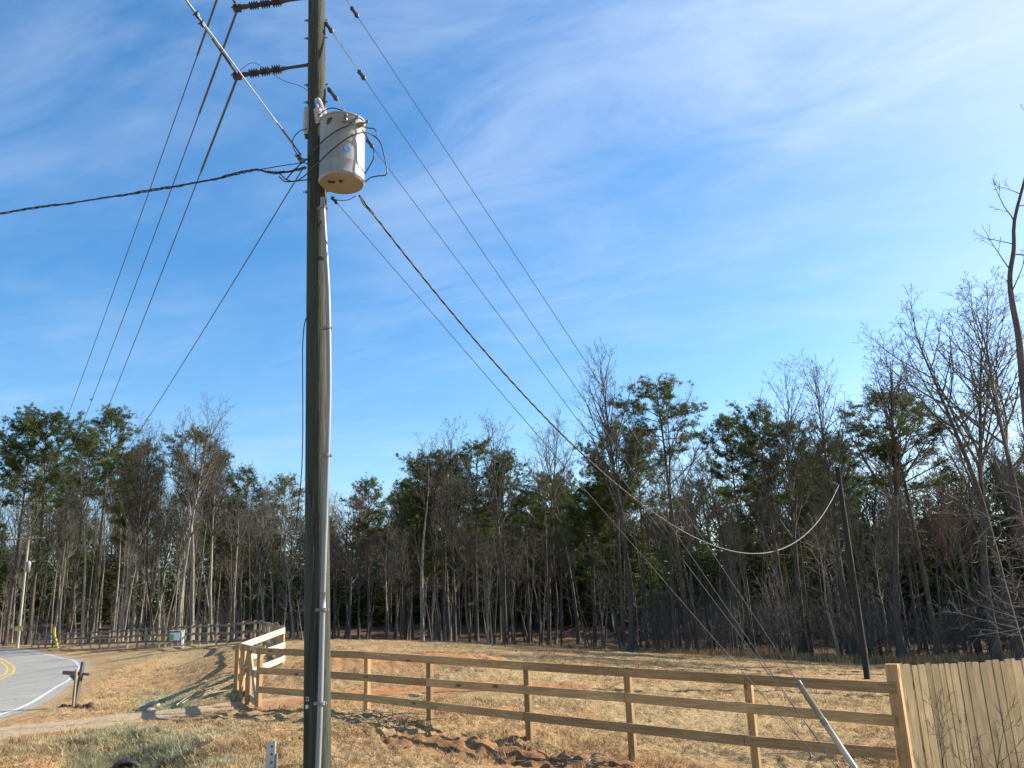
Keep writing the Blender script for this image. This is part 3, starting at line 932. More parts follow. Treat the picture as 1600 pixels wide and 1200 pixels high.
g = Geo(); q0 = rpt + (rpb - rpt) * 0.09; g.tube([q0 + [-0.28, -0.1, 0.1], q0, q0 + [0.1, 0.05, 0]], 0.03, 6); part('cable_bracket', g, M['dullsteel'], rp)

# ------------------------------------------------------------------ wires
def sagline(A, B, sag, n=40):
    A = np.array(A, float); B = np.array(B, float)
    t = np.linspace(0, 1, n)[:, None]
    P = A + (B - A) * t
    P[:, 2] -= (4 * sag * t * (1 - t))[:, 0]
    return P
def wire(name, P, r, mat, label, cat='wire', group=None, sides=6):
    g = Geo(); g.tube(P, r, sides)
    P = np.asarray(P)
    o = part(name, g, mat, origin=P[0], smooth=True)
    return tag(o, label, cat, group)
GP = 'power line conductors on the insulators'
nb = ('lowest', 'middle', 'topmost')
for q, tip in enumerate(tips):
    far = lpt + np.array([(1.5, 0.0, -1.5)[q], 0, -0.12 + 0.1 * (q == 1)])
    exit_ = at_z(293, 0, tips[0][2] - 0.02)
    dv = exit_ - tips[0]
    near = tip + dv * (26 / np.linalg.norm(dv)); near[2] = tip[2] + 0.4
    P = np.vstack([sagline(far, tip, 1.5, 60), sagline(tip, near, 0.35, 24)[1:]])
    ow = wire('power_line', P, 0.0095, M['wire'], 'bare conductor clamped to the %s of the three horizontal insulators' % nb[q], 'wire', GP)
    g = Geo()
    d1 = (P[58] - tip) / np.linalg.norm(P[58] - tip); d2 = (P[60] - tip) / np.linalg.norm(P[60] - tip)
    k = sagline(far, tip, 1.5, 400)
    g.tube(k[-13:], 0.018, 7); g.tube([tip, tip + d2 * 0.8], 0.018, 7)
    part('armour_rod', g, M['wire'], ow)
ns = at(470, 242, PY - 0.08)
exit_n = at_z(292, 0, ns[2] + 0.02)
dv = exit_n - ns
nend = ns + dv * (24 / np.linalg.norm(dv))
ow = wire('neutral_line', sagline(ns, nend, 0.02, 24), 0.008, M['palewire'], 'pale bare neutral wire slanting down from upper left to the pole', 'wire')
g = Geo(); ud = dv / np.linalg.norm(dv)
g.tube([ns, ns + ud * 0.25, ns + ud * 0.27, ns + ud * 0.75], [0.011, 0.011, 0.014, 0.014], 7)
part('grip_splice', g, M['dullsteel'], ow)
for kpx in ((308, 22), (316, 36)):
    c0 = at_z(kpx[0], kpx[1], ns[2])
    g = Geo(); Mk = frame(c0 - ud * 0.03, c0 + ud * 0.03)[0]
    g.box((0, -0.014, -0.03), (0.045, 0.014, 0.018), Mk); g.tube([c0 + ud * 0.02 + [-0.03, 0, -0.03], c0 + ud * 0.02 + [0.02, 0, 0.02]], 0.007, 5)
    part('line_clamp', g, M['polymer'], ow)
n2 = at(474, 262, PY - 0.05)
wire('neutral_line', sagline(n2, at(42, 872, 86), 1.9, 60), 0.008, M['wire'], 'thin lone wire running from below the transformer to the far left pole')

# guys
a1 = at(1392, 1264, 9.9); a1[2] = gz(a1[0], a1[1])
a2 = at(1366, 1259, 10.0); a2[2] = gz(a2[0], a2[1])
a3 = at(1378, 1261, 9.95); a3[2] = gz(a3[0], a3[1])
GG = 'guy wires bracing the utility pole on its right'
def guy(pxs, anchor, label, marks, pale_to=None):
    P0 = at(pxs[0], pxs[1], PY)
    z = P0[2]
    P = np.linspace(P0, anchor, 30)
    o = wire('guy_wire', P, 0.0042, M['guy'], label, 'guy wire', GG)
    def at_px(x):
        lo, hi = 0.0, 1.0
        for _ in range(30):
            mm = (lo + hi) / 2
            if proj(P0 + (anchor - P0) * mm)[0] < x: lo = mm
            else: hi = mm
        return P0 + (anchor - P0) * lo
    ud = (anchor - P0) / np.linalg.norm(anchor - P0)
    for x, ln, rr in marks:
        c0 = at_px(x)
        g = Geo()
        g.tube([c0 - ud * ln / 2, c0 - ud * ln * 0.35, c0 - ud * ln * 0.1, c0 + ud * ln * 0.1, c0 + ud * ln * 0.35, c0 + ud * ln / 2], [rr * .5, rr, rr * .7, rr * .7, rr, rr * .5], 8)
        part('strain_insulator', g, M['polymer'], o)
    if pale_to:
        g = Geo(); g.tube([at_px(pale_to[0]), at_px(pale_to[1])], 0.0105, 6); part('grip_splice', g, M['palewire'], o)
    return o, P0, at_px, ud
guy((507, -52), a1, 'guy wire ending in the grey guard pipe, highest of the guys', ((554, 0.2, 0.034),), (541, 551))
guy((508, 34), a2, 'guy wire leaving the pole just above the lower insulator', ((514, 0.2, 0.036), (565, 0.17, 0.036)), (520, 560))
guy((510, 134), a3, 'guy wire passing close behind the top of the transformer can', ((520, 0.24, 0.034), (578, 0.15, 0.03)), (526, 545))
guy((517, 306), a2, 'lowest guy wire, leaving the pole right under the transformer can', ((523, 0.12, 0.03),))
g0 = at(1254, 1062, 9.93)
P0 = at(507, -52, PY); ud = (a1 - P0) / np.linalg.norm(a1 - P0)
tt = np.dot(g0 - P0, ud); g0 = P0 + ud * tt
gp = empty('guy_guard', a1, 'long grey metal guard pipe leaning in front of the rail fence', 'guard pipe')
g = Geo(); g.tube([g0, a1 - ud * 0.05], 0.033, 12); part('pipe', g, M['steel'], gp, True)
g = Geo(); mid = g0 + (a1 - g0) * 0.28; g.tube([mid - ud * 0.03, mid + ud * 0.03], 0.038, 12); g.tube([g0 - ud * 0.02, g0 + ud * 0.03], 0.037, 12); part('clamp', g, M['dullsteel'], gp)
g = Geo(); g.tube([a1 - ud * 0.4, a1 + ud * 0.15], 0.012, 6); part('anchor_rod', g, M['dullsteel'], gp)

# twisted service cables
def twisted(name, P, r, mat, label, off=0.014, turns=18, extra=0.0):
    P = np.asarray(P, float)
    n = len(P)
    D = np.gradient(P, axis=0); D /= np.linalg.norm(D, axis=1)[:, None]
    A = np.cross(D, [0, 0, 1.0]); A /= np.linalg.norm(A, axis=1)[:, None]
    B = np.cross(A, D)
    root = empty(name, P[0], label, 'cable')
    for q in range(3):
        ph = np.linspace(0, turns * 2 * math.pi, n) + q * 2.094
        wob = off * (1 + extra * np.sin(np.linspace(0, 31, n) + q))
        g = Geo(); g.tube(P + A * (np.cos(ph) * wob)[:, None] + B * (np.sin(ph) * wob)[:, None], r, 5)
        part('strand', g, mat, root, True)
    return root
sA = at(561, 305, 9.75); sB = at(1311, 757, 30.9)
P = sagline(sA, sB, 3.4, 300)
twisted('service_cable', P, 0.0075, M['black'], 'black twisted service cable sagging deeply from transformer to the meadow pole', 0.008, 44)
sL = at(478, 262, PY - 0.05)
lend = at(-160, 372, 13.5)
P = catmull([sL, at(452, 268, 10.05), at(425, 270, 10.1), at(395, 266, 10.2), at(330, 281, 10.5), at(240, 297, 11.1), at(120, 316, 12.0), at(0, 334, 12.8), lend], 40)
twisted('service_cable', P, 0.0085, M['black'], 'black twisted cable running from the pole out of the picture at left', 0.010, 16, 0.6)
def jumper(pts, r, label, mat='black', name='jumper_wire', group='black jumper leads around the transformer'):
    P = catmull([at(*p) for p in pts], 8)
    return wire(name, P, r, M[mat], label, 'wire', group)
jumper([(489,236,9.80),(498,227,9.46),(512,214,9.43),(530,202,9.41),(545,196,9.44),(556,191,9.5)], 0.0085, 'upper of the two black leads crossing the front of the can')
jumper([(488,262,9.80),(498,254,9.44),(512,240,9.41),(530,225,9.39),(548,213,9.41),(568,207,9.5),(582,211,9.6),(594,222,9.65),(600,242,9.66),(604,262,9.66),(603,273,9.66),(590,275,9.68),(578,278,9.72),(568,287,9.85)], 0.0085, 'long black lead crossing the can and looping out to its right')
jumper([(497,181,9.62),(505,174,9.6),(517,169,9.6),(530,171,9.6),(543,178,9.6),(553,189,9.56)], 0.0075, 'black lead arching over the top of the transformer can')
jumper([(562,196,9.55),(575,200,9.6),(584,201,9.62),(588,206,9.62),(588,213,9.62)], 0.0075, 'short black lead hooked off the upper right of the can')
jumper([(566,203,9.55),(575,217,9.6),(583,232,9.63),(584,246,9.64),(577,260,9.68),(567,276,9.8)], 0.0080, 'black lead bowed close along the right side of the can')
jumper([(480,201,9.86),(470,204,9.9),(461,212,9.92),(457,222,9.92),(460,234,9.92),(466,243,9.92)], 0.0065, 'thin black lead from the ribbed arrester to the pale neutral')
jumper([(484,246,9.87),(470,256,9.9),(456,270,9.95),(447,281,9.98)], 0.0090, 'black lead dropping left from the pole beside the cable bundle')
jumper([(484,268,9.87),(474,276,9.9),(462,283,9.95),(448,281,10.0),(438,272,10.05),(430,269,10.1)], 0.0085, 'black lead looping under the cable bundle left of the pole')
jumper([(486,280,9.87),(470,282,9.9),(452,284,9.95),(444,283,9.98),(436,276,10.0)], 0.0085, 'lowest black lead of the bundle left of the pole')
jumper([(484,258,9.87),(474,254,9.9),(462,256,9.9),(446,258,9.95),(400,266,10.15)], 0.0065, 'thin black lead lying just above the left cable bundle')
jumper([(562,306,9.72),(567,318,9.75),(578,330,9.8),(586,338,9.86),(592,346,9.95)], 0.0080, 'black lead hanging below the can beside the service cable')
jumper([(372,112,PY-0.02),(395,98,PY-0.2),(420,112,PY-0.15),(445,127,PY-0.1),(466,133,PY-0.08),(485,144,PY-0.12)], 0.004, 'fine wire drooping beneath the lower ribbed insulator', 'wire')
jumper([(516,310,9.8),(530,313,9.75),(545,312,9.7),(556,306,9.66)], 0.0055, 'short thin lead slung under the transformer can')
g = Geo()
cl0 = at(469, 248, PY - 0.08)
for q in range(4):
    c0 = cl0 + np.array([0.02 * q - 0.03, -0.02, -0.025 * q + 0.03])
    g.box((-0.03, -0.02, -0.02), (0.03, 0.02, 0.02), Matrix.Translation(Vector(c0)) @ Matrix.Rotation(0.5 + q, 4, 'Y'))
g.tube([cl0 + [-0.03, 0, 0], pole_at(cl0[2]) + [-0.1, -0.05, 0]], 0.014, 6)
tag(part('cable_clamp', g, M['dullsteel'], origin=cl0), 'cluster of metal cable clamps on the left of the pole below the arrester', 'clamp')
P = catmull([at(484, 488, PY - 0.13), at(482, 492, PY - 0.1), at(476, 505, PY - 0.06), at(473, 540, PY - 0.05), at(473, 600, PY), at(473, 680, PY), at(471, 740, PY), at(466, 790, PY + 0.02), at(462, 830, PY + 0.03)], 8)
wire('loose_wire', P, 0.0062, M['black'], 'loose thin black wire dangling beside the left of the pole')

# ------------------------------------------------------------------ near rail fence
def post_line(top, base, depth_in=0.3):
    top = np.array(top); base = np.array(base)
    u = (top - base); u /= np.linalg.norm(u)
    return base - u * depth_in
fx_px = [(404,1010,18.0),(490,1013,17.1),(571,1018,16.4),(668,1024,15.4),(820,1033,14.1),(977,1042,13.0),(1165,1053,11.9),(1397,1064,10.68)]
fence_root = None
tops = [at(*p) for p in fx_px]
fa, fb = tops[0], tops[-1]
fdir = (fb - fa); fdir[2] = 0; fdir /= np.linalg.norm(fdir)
fn = np.array([fdir[1], -fdir[0], 0])             # towards the camera
if fn @ np.array([0, -1, 0]) < 0: fn = -fn
b0 = np.array([fa[0], fa[1], gz(fa[0], fa[1])])
fr = empty('rail_fence', b0, 'new three rail wooden fence crossing the foreground from gate corner to plank fence', 'fence')
for q, tp in enumerate(tops):
    bz = gz(tp[0], tp[1]) - 0.3
    s = 0.10 if q < len(tops) - 1 else 0.14
    if q == len(tops) - 1: tp = at(1391, 1038, 10.68)
    base = np.array([tp[0], tp[1], bz]) - fn * s * 0.5
    o = board('post', base, np.array([tp[0], tp[1], tp[2] - (0.0 if q == len(tops)-1 else 0.03)]) - fn * s * 0.5, s, s, M['post'], fr, up=tuple(fn))
rail_y = {0: (1017, 1047.5, 1077), 1: (1019.5,1052,1083), 2: (1023.5, 1056.5, 1090), 3: (1029.5, 1066, 1098.5), 4: (1040.5, 1080, 1119), 5: (1050, 1089.5, 1132), 6: (1061.5, 1110, 1157), 7: (1075, 1126, 1178)}
for rl in range(3):
    spans = ((0, 2), (2, 4), (4, 6), (6, 7)) if rl != 1 else ((0, 1), (1, 3), (3, 5), (5, 7))
    for a, b_ in spans:
        A = at(fx_px[a][0], rail_y[a][rl], fx_px[a][2]) + fn * 0.021
        B = at(fx_px[b_][0] + (3 if b_ == 7 else 0), rail_y[b_][rl], fx_px[b_][2]) + fn * 0.021
        u = (B - A) / np.linalg.norm(B - A)
        M_ = board('rail', A + u * 0.004, B - u * 0.004, 0.036, 0.126, M['rail'], fr)

# corner pen at the left end of the rail fence
cpx = [(442, 981, 26.0), (372, 1005.5, 23.0), (381, 1008, 21.0), (391, 1010, 19.4)]
ct = [at(*p) for p in cpx]
cb = np.array([ct[1][0], ct[1][1], gz(ct[1][0], ct[1][1])])
cr = empty('fence_corner', cb, 'angled fence return with sunlit white looking rails at the gate corner', 'fence')
for tp in ct:
    board('post', [tp[0], tp[1], gz(tp[0], tp[1]) - 0.3], tp, 0.11, 0.11, M['post'], cr, up=(0, -1, 0))
nn = np.array([0.99, -0.12, 0])
M['sunlitrail'] = wood_board('sunlit_rail_wood', (0.42, 0.35, 0.27), (0.52, 0.45, 0.36), (0.60, 0.53, 0.44), tint=0.06)  # rail wood with the sunlight on its face put into the colour
for y0, y1 in ((985, 1010), (1008, 1032), (1029, 1056)):
    board('rail', at(440.5, y0, 26.0) + nn * 0.08, at(372, y1, 23.0) + nn * 0.08, 0.04, 0.16, M['sunlitrail'], cr)
for ys_ in ((1009, 1012, 1014, 1016.5), (1040, 1046, 1050, 1054), (1076, 1084, 1091, 1099)):
    q = [(375, ys_[0], 22.9), (383, ys_[1], 20.9), (392, ys_[2], 19.3), (402, ys_[3], 18.05)]
    board('rail', at(*q[0]), at(*q[2]), 0.04, 0.14, M['rail'], cr)
    board('rail', at(*q[2]), at(*q[3]), 0.04, 0.14, M['rail'], cr)
board('brace', at(391, 1018, 19.0), at(401, 1098, 18.2), 0.05, 0.09, M['greypost'], cr, up=(0, -1, 0))
board('brace', at(388, 1020, 19.9), at(377, 1072, 20.4), 0.05, 0.09, M['post'], cr, up=(0, -1, 0))

# far paddock fence along the road
fpx = [(52,990,80),(86,989,76),(122,987.5,72),(160,985.5,68.5),(200,983.5,65),(232,981,62),(266,979,57),(300,976.5,52),(326,975,49),(350,974,46.5),(375,973,45),(400,972.5,43),(420,974,38),(433,977,32),(442,981,26.3)]
fl = catmull([at(*p) for p in fpx], 16)
seg = np.concatenate([[0], np.cumsum(np.linalg.norm(np.diff(fl, axis=0), axis=1))])
tot = seg[-1]
npst = int(tot / 1.75)
ff = empty('paddock_fence', [fl[0][0], fl[0][1], gz(fl[0][0], fl[0][1])], 'long dark railed fence with pale posts following the road bend', 'fence')
def along(d):
    return np.array([np.interp(d, seg, fl[:, c]) for c in range(3)])
prev = None
for q in range(npst + 1):
    tp = along(tot * q / npst)
    if q == npst: tp = along(tot - 0.35)
    gzv = gz(tp[0], tp[1])
    tp[2] = max(tp[2], gzv + 1.12)
    tp[2] = min(tp[2], gzv + 1.55)
    dv = along(min(tot, tot*q/npst + 0.3)) - along(max(0, tot*q/npst - 0.3)); dv[2] = 0; dv /= np.linalg.norm(dv)
    nf = np.array([-dv[1], dv[0], 0])
    if nf @ (-tp) < 0: nf = -nf
    board('post', [tp[0], tp[1], gzv - 0.25], tp, 0.115, 0.115, M['greypost'], ff, up=tuple(nf))
    if prev is not None:
        for h in (0.09, 0.50, 0.92):
            A = prev[0] - np.array([0, 0, h]); B = tp - np.array([0, 0, h])
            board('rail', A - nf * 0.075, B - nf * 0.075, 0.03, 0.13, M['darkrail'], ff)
    prev = (tp,)

# plank fence at right
ua = R(30)
u = np.array([math.cos(ua), math.sin(ua), 0]); nrm = np.array([math.sin(ua), -math.cos(ua), 0])
p0 = at(1397, 1039, 10.70)
pr = empty('plank_fence', [p0[0], p0[1], gz(p0[0], p0[1])], 'tall privacy fence of new vertical pine planks at bottom right', 'fence')
z1 = at(1600, 1029.5, 13.0)[2]
LEN = 9.0
x = 0.03; q = 0
panel = Geo()
while x < LEN:
    wd = random.choice([random.uniform(0.132, 0.146), random.uniform(0.086, 0.1), random.uniform(0.132, 0.146)])
    zt = p0[2] + (z1 - p0[2]) * (x / 3.9) * 0.9 + random.uniform(-0.018, 0.018)
    base = p0 + u * x
    zb = gz(base[0], base[1]) - 0.05
    g = Geo()
    lean = random.uniform(-0.006, 0.006); cup = random.uniform(-0.001, 0.001)
    sec = [(0, zb), (wd, zb), (wd, zt - 0.016), (wd - 0.016, zt), (0.016, zt), (0, zt - 0.016)]
    dpj = random.uniform(0, 0.007)
    V = []
    for off in (0.0, 0.019):
        for (a, z) in sec:
            pp = base + u * (a + lean * (z - zb)) - nrm * (off + dpj + cup * (a / wd)); V.append((pp[0], pp[1], z))
    Qs = [(i_, 6 + i_, 6 + (i_+1) % 6, (i_+1) % 6) for i_ in range(6)]
    Ts = [(0, i_, i_+1) for i_ in range(1, 5)] + [(6, 7 + i_, 6 + i_) for i_ in range(1, 5)]
    V = np.array(V)
    g.add(V, Qs, Ts)
    part('plank', g, M['picket'], pr, origin=None)
    x += wd + random.choice([0.003, 0.005, 0.008, 0.010, 0.014, 0.022, 0.03])
    q += 1
for h in (0.25, 0.95, 1.6):
    A = p0 + u * 0.0 - nrm * 0.045; B = p0 + u * LEN - nrm * 0.045
    A[2] = p0[2] - h; B[2] = p0[2] + (z1 - p0[2]) * LEN / 3.9 * 0.9 - h
    board('rail', A, B, 0.038, 0.09, M['rail'], pr)

# ------------------------------------------------------------------ small roadside things
k = float(ghit(116, 1104)[1])
mb = at(116, 1104, k); mb[2] = gz(mb[0], mb[1])
mp = empty('mailbox_post', mb, 'leaning grey post with a short crossarm standing beside the road edge', 'post')
def lp_(px, py, dy=0.0): return at(px, py, k + dy)
board('upright', lp_(116.5, 1106), lp_(130.5, 1034), 0.06, 0.13, M['darkwood'], mp, up=(0, -1, 0))
board('support', lp_(114, 1104, -0.12), lp_(119.5, 1046, -0.12), 0.045, 0.06, M['greypost'], mp, up=(0, -1, 0))
board('crossarm', lp_(100, 1050.5, -0.05), lp_(122, 1053, -0.05), 0.14, 0.085, M['darkwood'], mp)
board('crossarm', lp_(128, 1052.5, 0.05), lp_(141, 1054, 0.05), 0.14, 0.055, M['darkwood'], mp)
board('knee_brace', lp_(111, 1055, -0.05), lp_(118, 1062, -0.05), 0.06, 0.07, M['darkwood'], mp)
g = Geo()
for q in range(6):
    c0 = mb + np.array([0.12 * q - 0.2, -0.08 + 0.03 * (q % 3), 0.03])
    a = rng.random(3)
    g.lathe([(0, -0.06), (0.07, -0.03), (0.09, 0.02), (0.05, 0.07), (0, 0.09)], Matrix.Translation(Vector(c0)) @ Matrix.Rotation(a[0] * 3, 4, 'X') @ Matrix.Scale(0.6 + a[1] * 0.6, 4), 7)
tag(part('soil_clods', g, M['soilclod'], origin=mb), 'dark clods of dug soil at the foot of the leaning roadside post', 'soil')

ms = at(421, 1235, 9.2); ms[2] = gz(ms[0], ms[1])
mk = empty('marker_post', ms, 'short galvanised steel channel stub at the bottom edge left of the pole', 'post')
tz = at(421, 1158, 9.2)[2]
g = Geo()
for (ax, ay, bx, by) in ((-0.045, -0.02, 0.045, -0.014), (-0.045, -0.014, -0.039, 0.03), (0.039, -0.014, 0.045, 0.03)):
    g.box((ax, ay, -0.3), (bx, by, tz - ms[2]), Matrix.Translation(Vector(ms)))
part('channel', g, M['steel'], mk)
g = Geo(); g.box((0.047, -0.012, -0.2), (0.066, 0.02, (tz - ms[2]) - 0.12), Matrix.Translation(Vector(ms))); part('side_strip', g, M['dullsteel'], mk)
g = Geo()
for h in (0.05, 0.12, 0.2): g.lathe([(0, 0.004), (0.011, 0.004), (0.011, -0.004)], Matrix.Translation(Vector(ms + np.array([0.015, -0.022, tz - ms[2] - h]))) @ Matrix.Rotation(math.pi/2, 4, 'X'), 10)
part('bolt_holes', g, M['polymer'], mk)

# property board in front of the far fence
sb = at(279, 1014, 50.0); sb[2] = gz(sb[0], sb[1])
sn = empty('yard_sign', sb, 'white and green property board with a small red rider before the far fence', 'sign')
c0 = at(274, 993.5, 50.0); Mc = Matrix.Translation(Vector(c0)) @ Matrix.Rotation(-0.25, 4, 'Z')
g = Geo(); g.box((-0.36, -0.012, -0.25), (0.36, 0.012, 0.25), Mc); pan = part('panel', g, M['white'], sn)
g = Geo(); g.box((-0.36, -0.016, 0.18), (0.36, -0.013, 0.25), Mc); part('header_band', g, M['signdark'], pan)
g = Geo(); g.box((-0.35, -0.016, -0.24), (-0.10, -0.013, 0.10), Mc); part('green_block', g, M['signgreen'], pan)
g = Geo(); g.box((0.33, -0.018, -0.25), (0.37, -0.0135, 0.17), Mc); part('edge_band', g, M['signdark'], pan)
g = Geo(); g.box((-0.13, -0.012, 0.34), (0.13, 0.012, 0.46), Mc); part('rider', g, M['signred'], sn)
g = Geo(); g.box((-0.42, -0.02, 0.27), (0.55, 0.02, 0.31), Mc); g.box((0.42, -0.02, -0.85), (0.46, 0.02, 0.27), Mc); g.box((0.51, -0.02, -0.85), (0.55, 0.02, 0.27), Mc); part('sign_post', g, M['white'], sn)

# yellow guy guard on the bank at far left
yb = at(84, 1008, 74.6); yb[2] = gz(yb[0], yb[1])
yt = at(82, 975, 78)
yg = empty('guy_marker', yb, 'bent yellow plastic marker sleeve in front of the far fence', 'marker')
g = Geo(); g.tube(catmull([yb + [0.35, 0, -0.1], yb + [0.2, 0, 0.5], yb + [0.0, 0, 1.0], yb + [-0.1, 0, 1.75]], 5), 0.10, 8); part('sleeve', g, M['yellow'], yg, True)

# culvert under the driveway
hv = np.array([hole[0], hole[1], 0.0])
dirc = np.array([ditch2[-1][0] - ditch2[0][0], ditch2[-1][1] - ditch2[0][1], 0]); dirc /= np.linalg.norm(dirc)
hz = float(zbase(np.array([hv[0]]), np.array([hv[1]]))[0])
cvc = np.array([hv[0], hv[1], hz - 0.02])
g = Geo()
Mv = frame(cvc - dirc * 2.6, cvc - dirc * 0.4)[0] @ Matrix.Rotation(math.pi / 2, 4, 'Y')
prof = [(0.235, 0.1)] + [(0.235 + 0.02 * (q % 2), 0.1 + q * 0.06) for q in range(1, 38)] + [(0.26, 2.36), (0.215, 2.36), (0.215, 0.1), (0, 0.1)]
g.lathe(prof, Mv, 24)
tag(part('culvert_pipe', g, M['culvert'], origin=cvc, smooth=True), 'black corrugated culvert mouth opening in the ditch below the driveway', 'culvert')

def rockmesh(seed, s):
    r_ = np.random.default_rng(seed)
    th = np.linspace(0, math.pi, 7); ph = np.arange(9) * 2 * math.pi / 9
    V = np.array([(math.sin(a) * math.cos(b), math.sin(a) * math.sin(b), math.cos(a)) for a in th for b in ph])
    k = 0.75 + 0.5 * vnoise(V[:, 0] * 1.7 + seed * 3.1 + 9, V[:, 1] * 1.7 + V[:, 2] * 1.3 + 5, seed)
    V = V * k[:, None] * np.array([1.25, 1.0, 0.55]) * s
    g = Geo()
    i = np.arange(6)[:, None] * 9; j = np.arange(9)[None]; kk = (j + 1) % 9
    g.add(V, np.stack([i + j, i + 9 + j, i + 9 + kk, i + kk], -1).reshape(-1, 4))
    return g.mesh('stone', M['stone'], False)
rock_meshes = [rockmesh(q + 3, 0.13) for q in range(4)]
mouth = cvc - dirc * 0.22
sidec = np.array([-dirc[1], dirc[0], 0])
rk_px = [(158,1188),(172,1197),(150,1199),(165,1183),(182,1191),(190,1199),(205,1197),(215,1190),(145,1191),(176,1186),(228,1089),(222,1096),(236,1096),(214,1101),(240,1088)]
for q, (px, py) in enumerate(rk_px):
    p = ghit(px, py)
    o = bpy.data.objects.new('stone', rock_meshes[q % 4])
    C.objects.link(o)
    o.location = (p[0], p[1], gz(p[0], p[1]) + 0.02)
    o.rotation_euler = (random.uniform(-.3, .3), random.uniform(-.3, .3), random.uniform(0, 6))
    s = random.uniform(0.7, 1.3); o.scale = (s, s, s)
    if q < 10: tag(o, 'pale rough stone on the apron just below the culvert mouth', 'stone', 'stones at the culvert')
    else: tag(o, 'pale rough stone on the ditch bank uphill of the driveway', 'stone', 'stones on the ditch bank')
fs = ghit(648, 1090)
o = bpy.data.objects.new('stone', rock_meshes[1]); C.objects.link(o); o.location = (fs[0], fs[1], gz(fs[0], fs[1]) + 0.04); o.scale = (0.9, 0.6, 0.6)
tag(o, 'lone white boulder in the meadow just behind the fence rails', 'stone')

def sticks(px, py, n, ln, spread, label, seed):
    r_ = np.random.default_rng(seed)
    p = ghit(px, py); g = Geo()
    for q in range(n):
        x_, y_ = p[0] + r_.normal() * spread, p[1] + r_.normal() * spread * 0.7
        a = r_.random() * 6.28; l = ln * (0.4 + r_.random()); z = gz(x_, y_) + 0.02
        lift = r_.random() ** 3 * 0.25 * l
        P = np.array([(x_, y_, z), (x_ + math.cos(a) * l * .5, y_ + math.sin(a) * l * .5, z + lift * .6 + 0.04 * r_.normal()), (x_ + math.cos(a) * l, y_ + math.sin(a) * l, z + lift)])
        g.tube(catmull(P, 4), np.linspace(0.008, 0.003, 9) * (0.5 + r_.random()), 5)
    tag(part('stick_pile', g, M['stick'], origin=np.array([p[0], p[1], p[2]])), label, 'sticks')
sticks(905, 1192, 40, 0.5, 0.15, 'fan of dry grey sticks at the bottom edge, right of centre', 1)
sticks(605, 1122, 40, 0.6, 0.4, 'scattered dark sticks under the fence right of the utility pole', 2)
sticks(1330, 1196, 24, 0.8, 0.5, 'few broken sticks on the grass behind the guard pipe', 3)
p = [ghit(*q) for q in ((300, 1096), (345, 1074))]
g = Geo()
for q in range(5):
    A = ghit(275 + 8*q, 1104 - 3*q); B = ghit(345 + 4*q, 1072 + 3*q)
    P = [A + [0, 0, 0.03], (A + B)/2 + [0.1 * q - 0.2, 0, 0.03 + 0.02*q], B + [0, 0, 0.05]]
    g.tube(catmull(P, 4), np.linspace(0.016, 0.006, 9), 6)
tag(part('fallen_branch', g, M['stick'], origin=p[0]), 'long bare branches lying across the driveway by the gate corner', 'branch')

# ------------------------------------------------------------------ grass (stuff)
def blades(name, X, Y, h, wdt, cols, per, kindname, jitter=0.06, lean=0.9):
    n = len(X)
    Z = ground_z(X, Y)
    X = np.repeat(X, per) + rng.normal(size=n*per) * jitter; Y = np.repeat(Y, per) + rng.normal(size=n*per) * jitter
    Z = np.repeat(Z, per) - 0.012
    hh = np.repeat(h, per) * rng.uniform(0.45, 1.15, n*per)
    a = rng.uniform(0, 2*math.pi, n*per); ln_ = rng.uniform(0.1, lean, n*per)
    b_ = a + rng.normal(size=n*per) * 0.5
    wd = np.repeat(wdt, per) * rng.uniform(0.6, 1.3, n*per)
    base = np.stack([X, Y, Z], -1)
    side = np.stack([-np.sin(b_), np.cos(b_), 0*a], -1) * wd[:, None] * 0.5
    tip = base + np.stack([np.cos(a) * ln_ * hh, np.sin(a) * ln_ * hh, hh], -1)
    V = np.stack([base - side, base + side, tip], 1).reshape(-1, 3)
    T = np.arange(len(V)).reshape(-1, 3)
    g = Geo(); g.add(V, None, T)
    o = part(name, g, M['blade'])
    ci = np.repeat(cols, per, 0) * rng.uniform(0.65, 1.3, (n*per, 1))
    col = np.concatenate([np.repeat(np.clip(ci, 0, 1), 3, 0), np.ones((len(V), 1))], 1)
    ca = o.data.color_attributes.new('tint', 'FLOAT_COLOR', 'POINT')
    ca.data.foreach_set('color', col.astype(np.float32).ravel())
    return tag(o, kind='stuff')
def scatter(n, r0, r1, a0=-38, a1=38):
    r = np.exp(rng.uniform(math.log(r0), math.log(r1), n)); a = np.radians(rng.uniform(a0, a1, n))
    return r * np.sin(a), r * np.cos(a)
X, Y = scatter(62000, 7.5, 52)
onr, fe = masks(X, Y)
dd = dist_poly(X, Y, drive[:6])[0]
cl = dist_poly(X, Y, clay1)[0]; c3 = dist_poly(X, Y, clay3)[0]; c2 = dist_poly(X, Y, clay2)[0]
clump = fbm(X * 1.1, Y * 1.1, 3, 9)
keep = (onr < 0.02) & (fe < 0.5) & (rng.random(len(X)) < np.clip((dd - 0.7) / 1.2, 0.04, 1) * np.clip((cl - 0.5) / 1.5, 0.12, 1) * np.clip((c3 - 0.2)/1.2, 0.25, 1) * np.clip((c2 - 0.5)/1.5, 0.25, 1) * np.clip((clump - 0.3) / 0.25, 0.1, 1))
keep &= dist_poly(X, Y, edge[::3])[0] > 0.25
X, Y, clump = X[keep], Y[keep], clump[keep]
gm = fbm(X * 0.35, Y * 0.35, 3, 21)
gsel = (rng.random(len(X)) < np.clip((gm - 0.5) * 3, 0.03, 0.5))
bare = fbm(X * 0.22, Y * 0.22, 4, 33)
kb = rng.random(len(X)) < np.clip(1.25 - (bare - 0.42) * 5, 0.25, 1)
X, Y, clump, gsel = X[kb], Y[kb], clump[kb], gsel[kb]
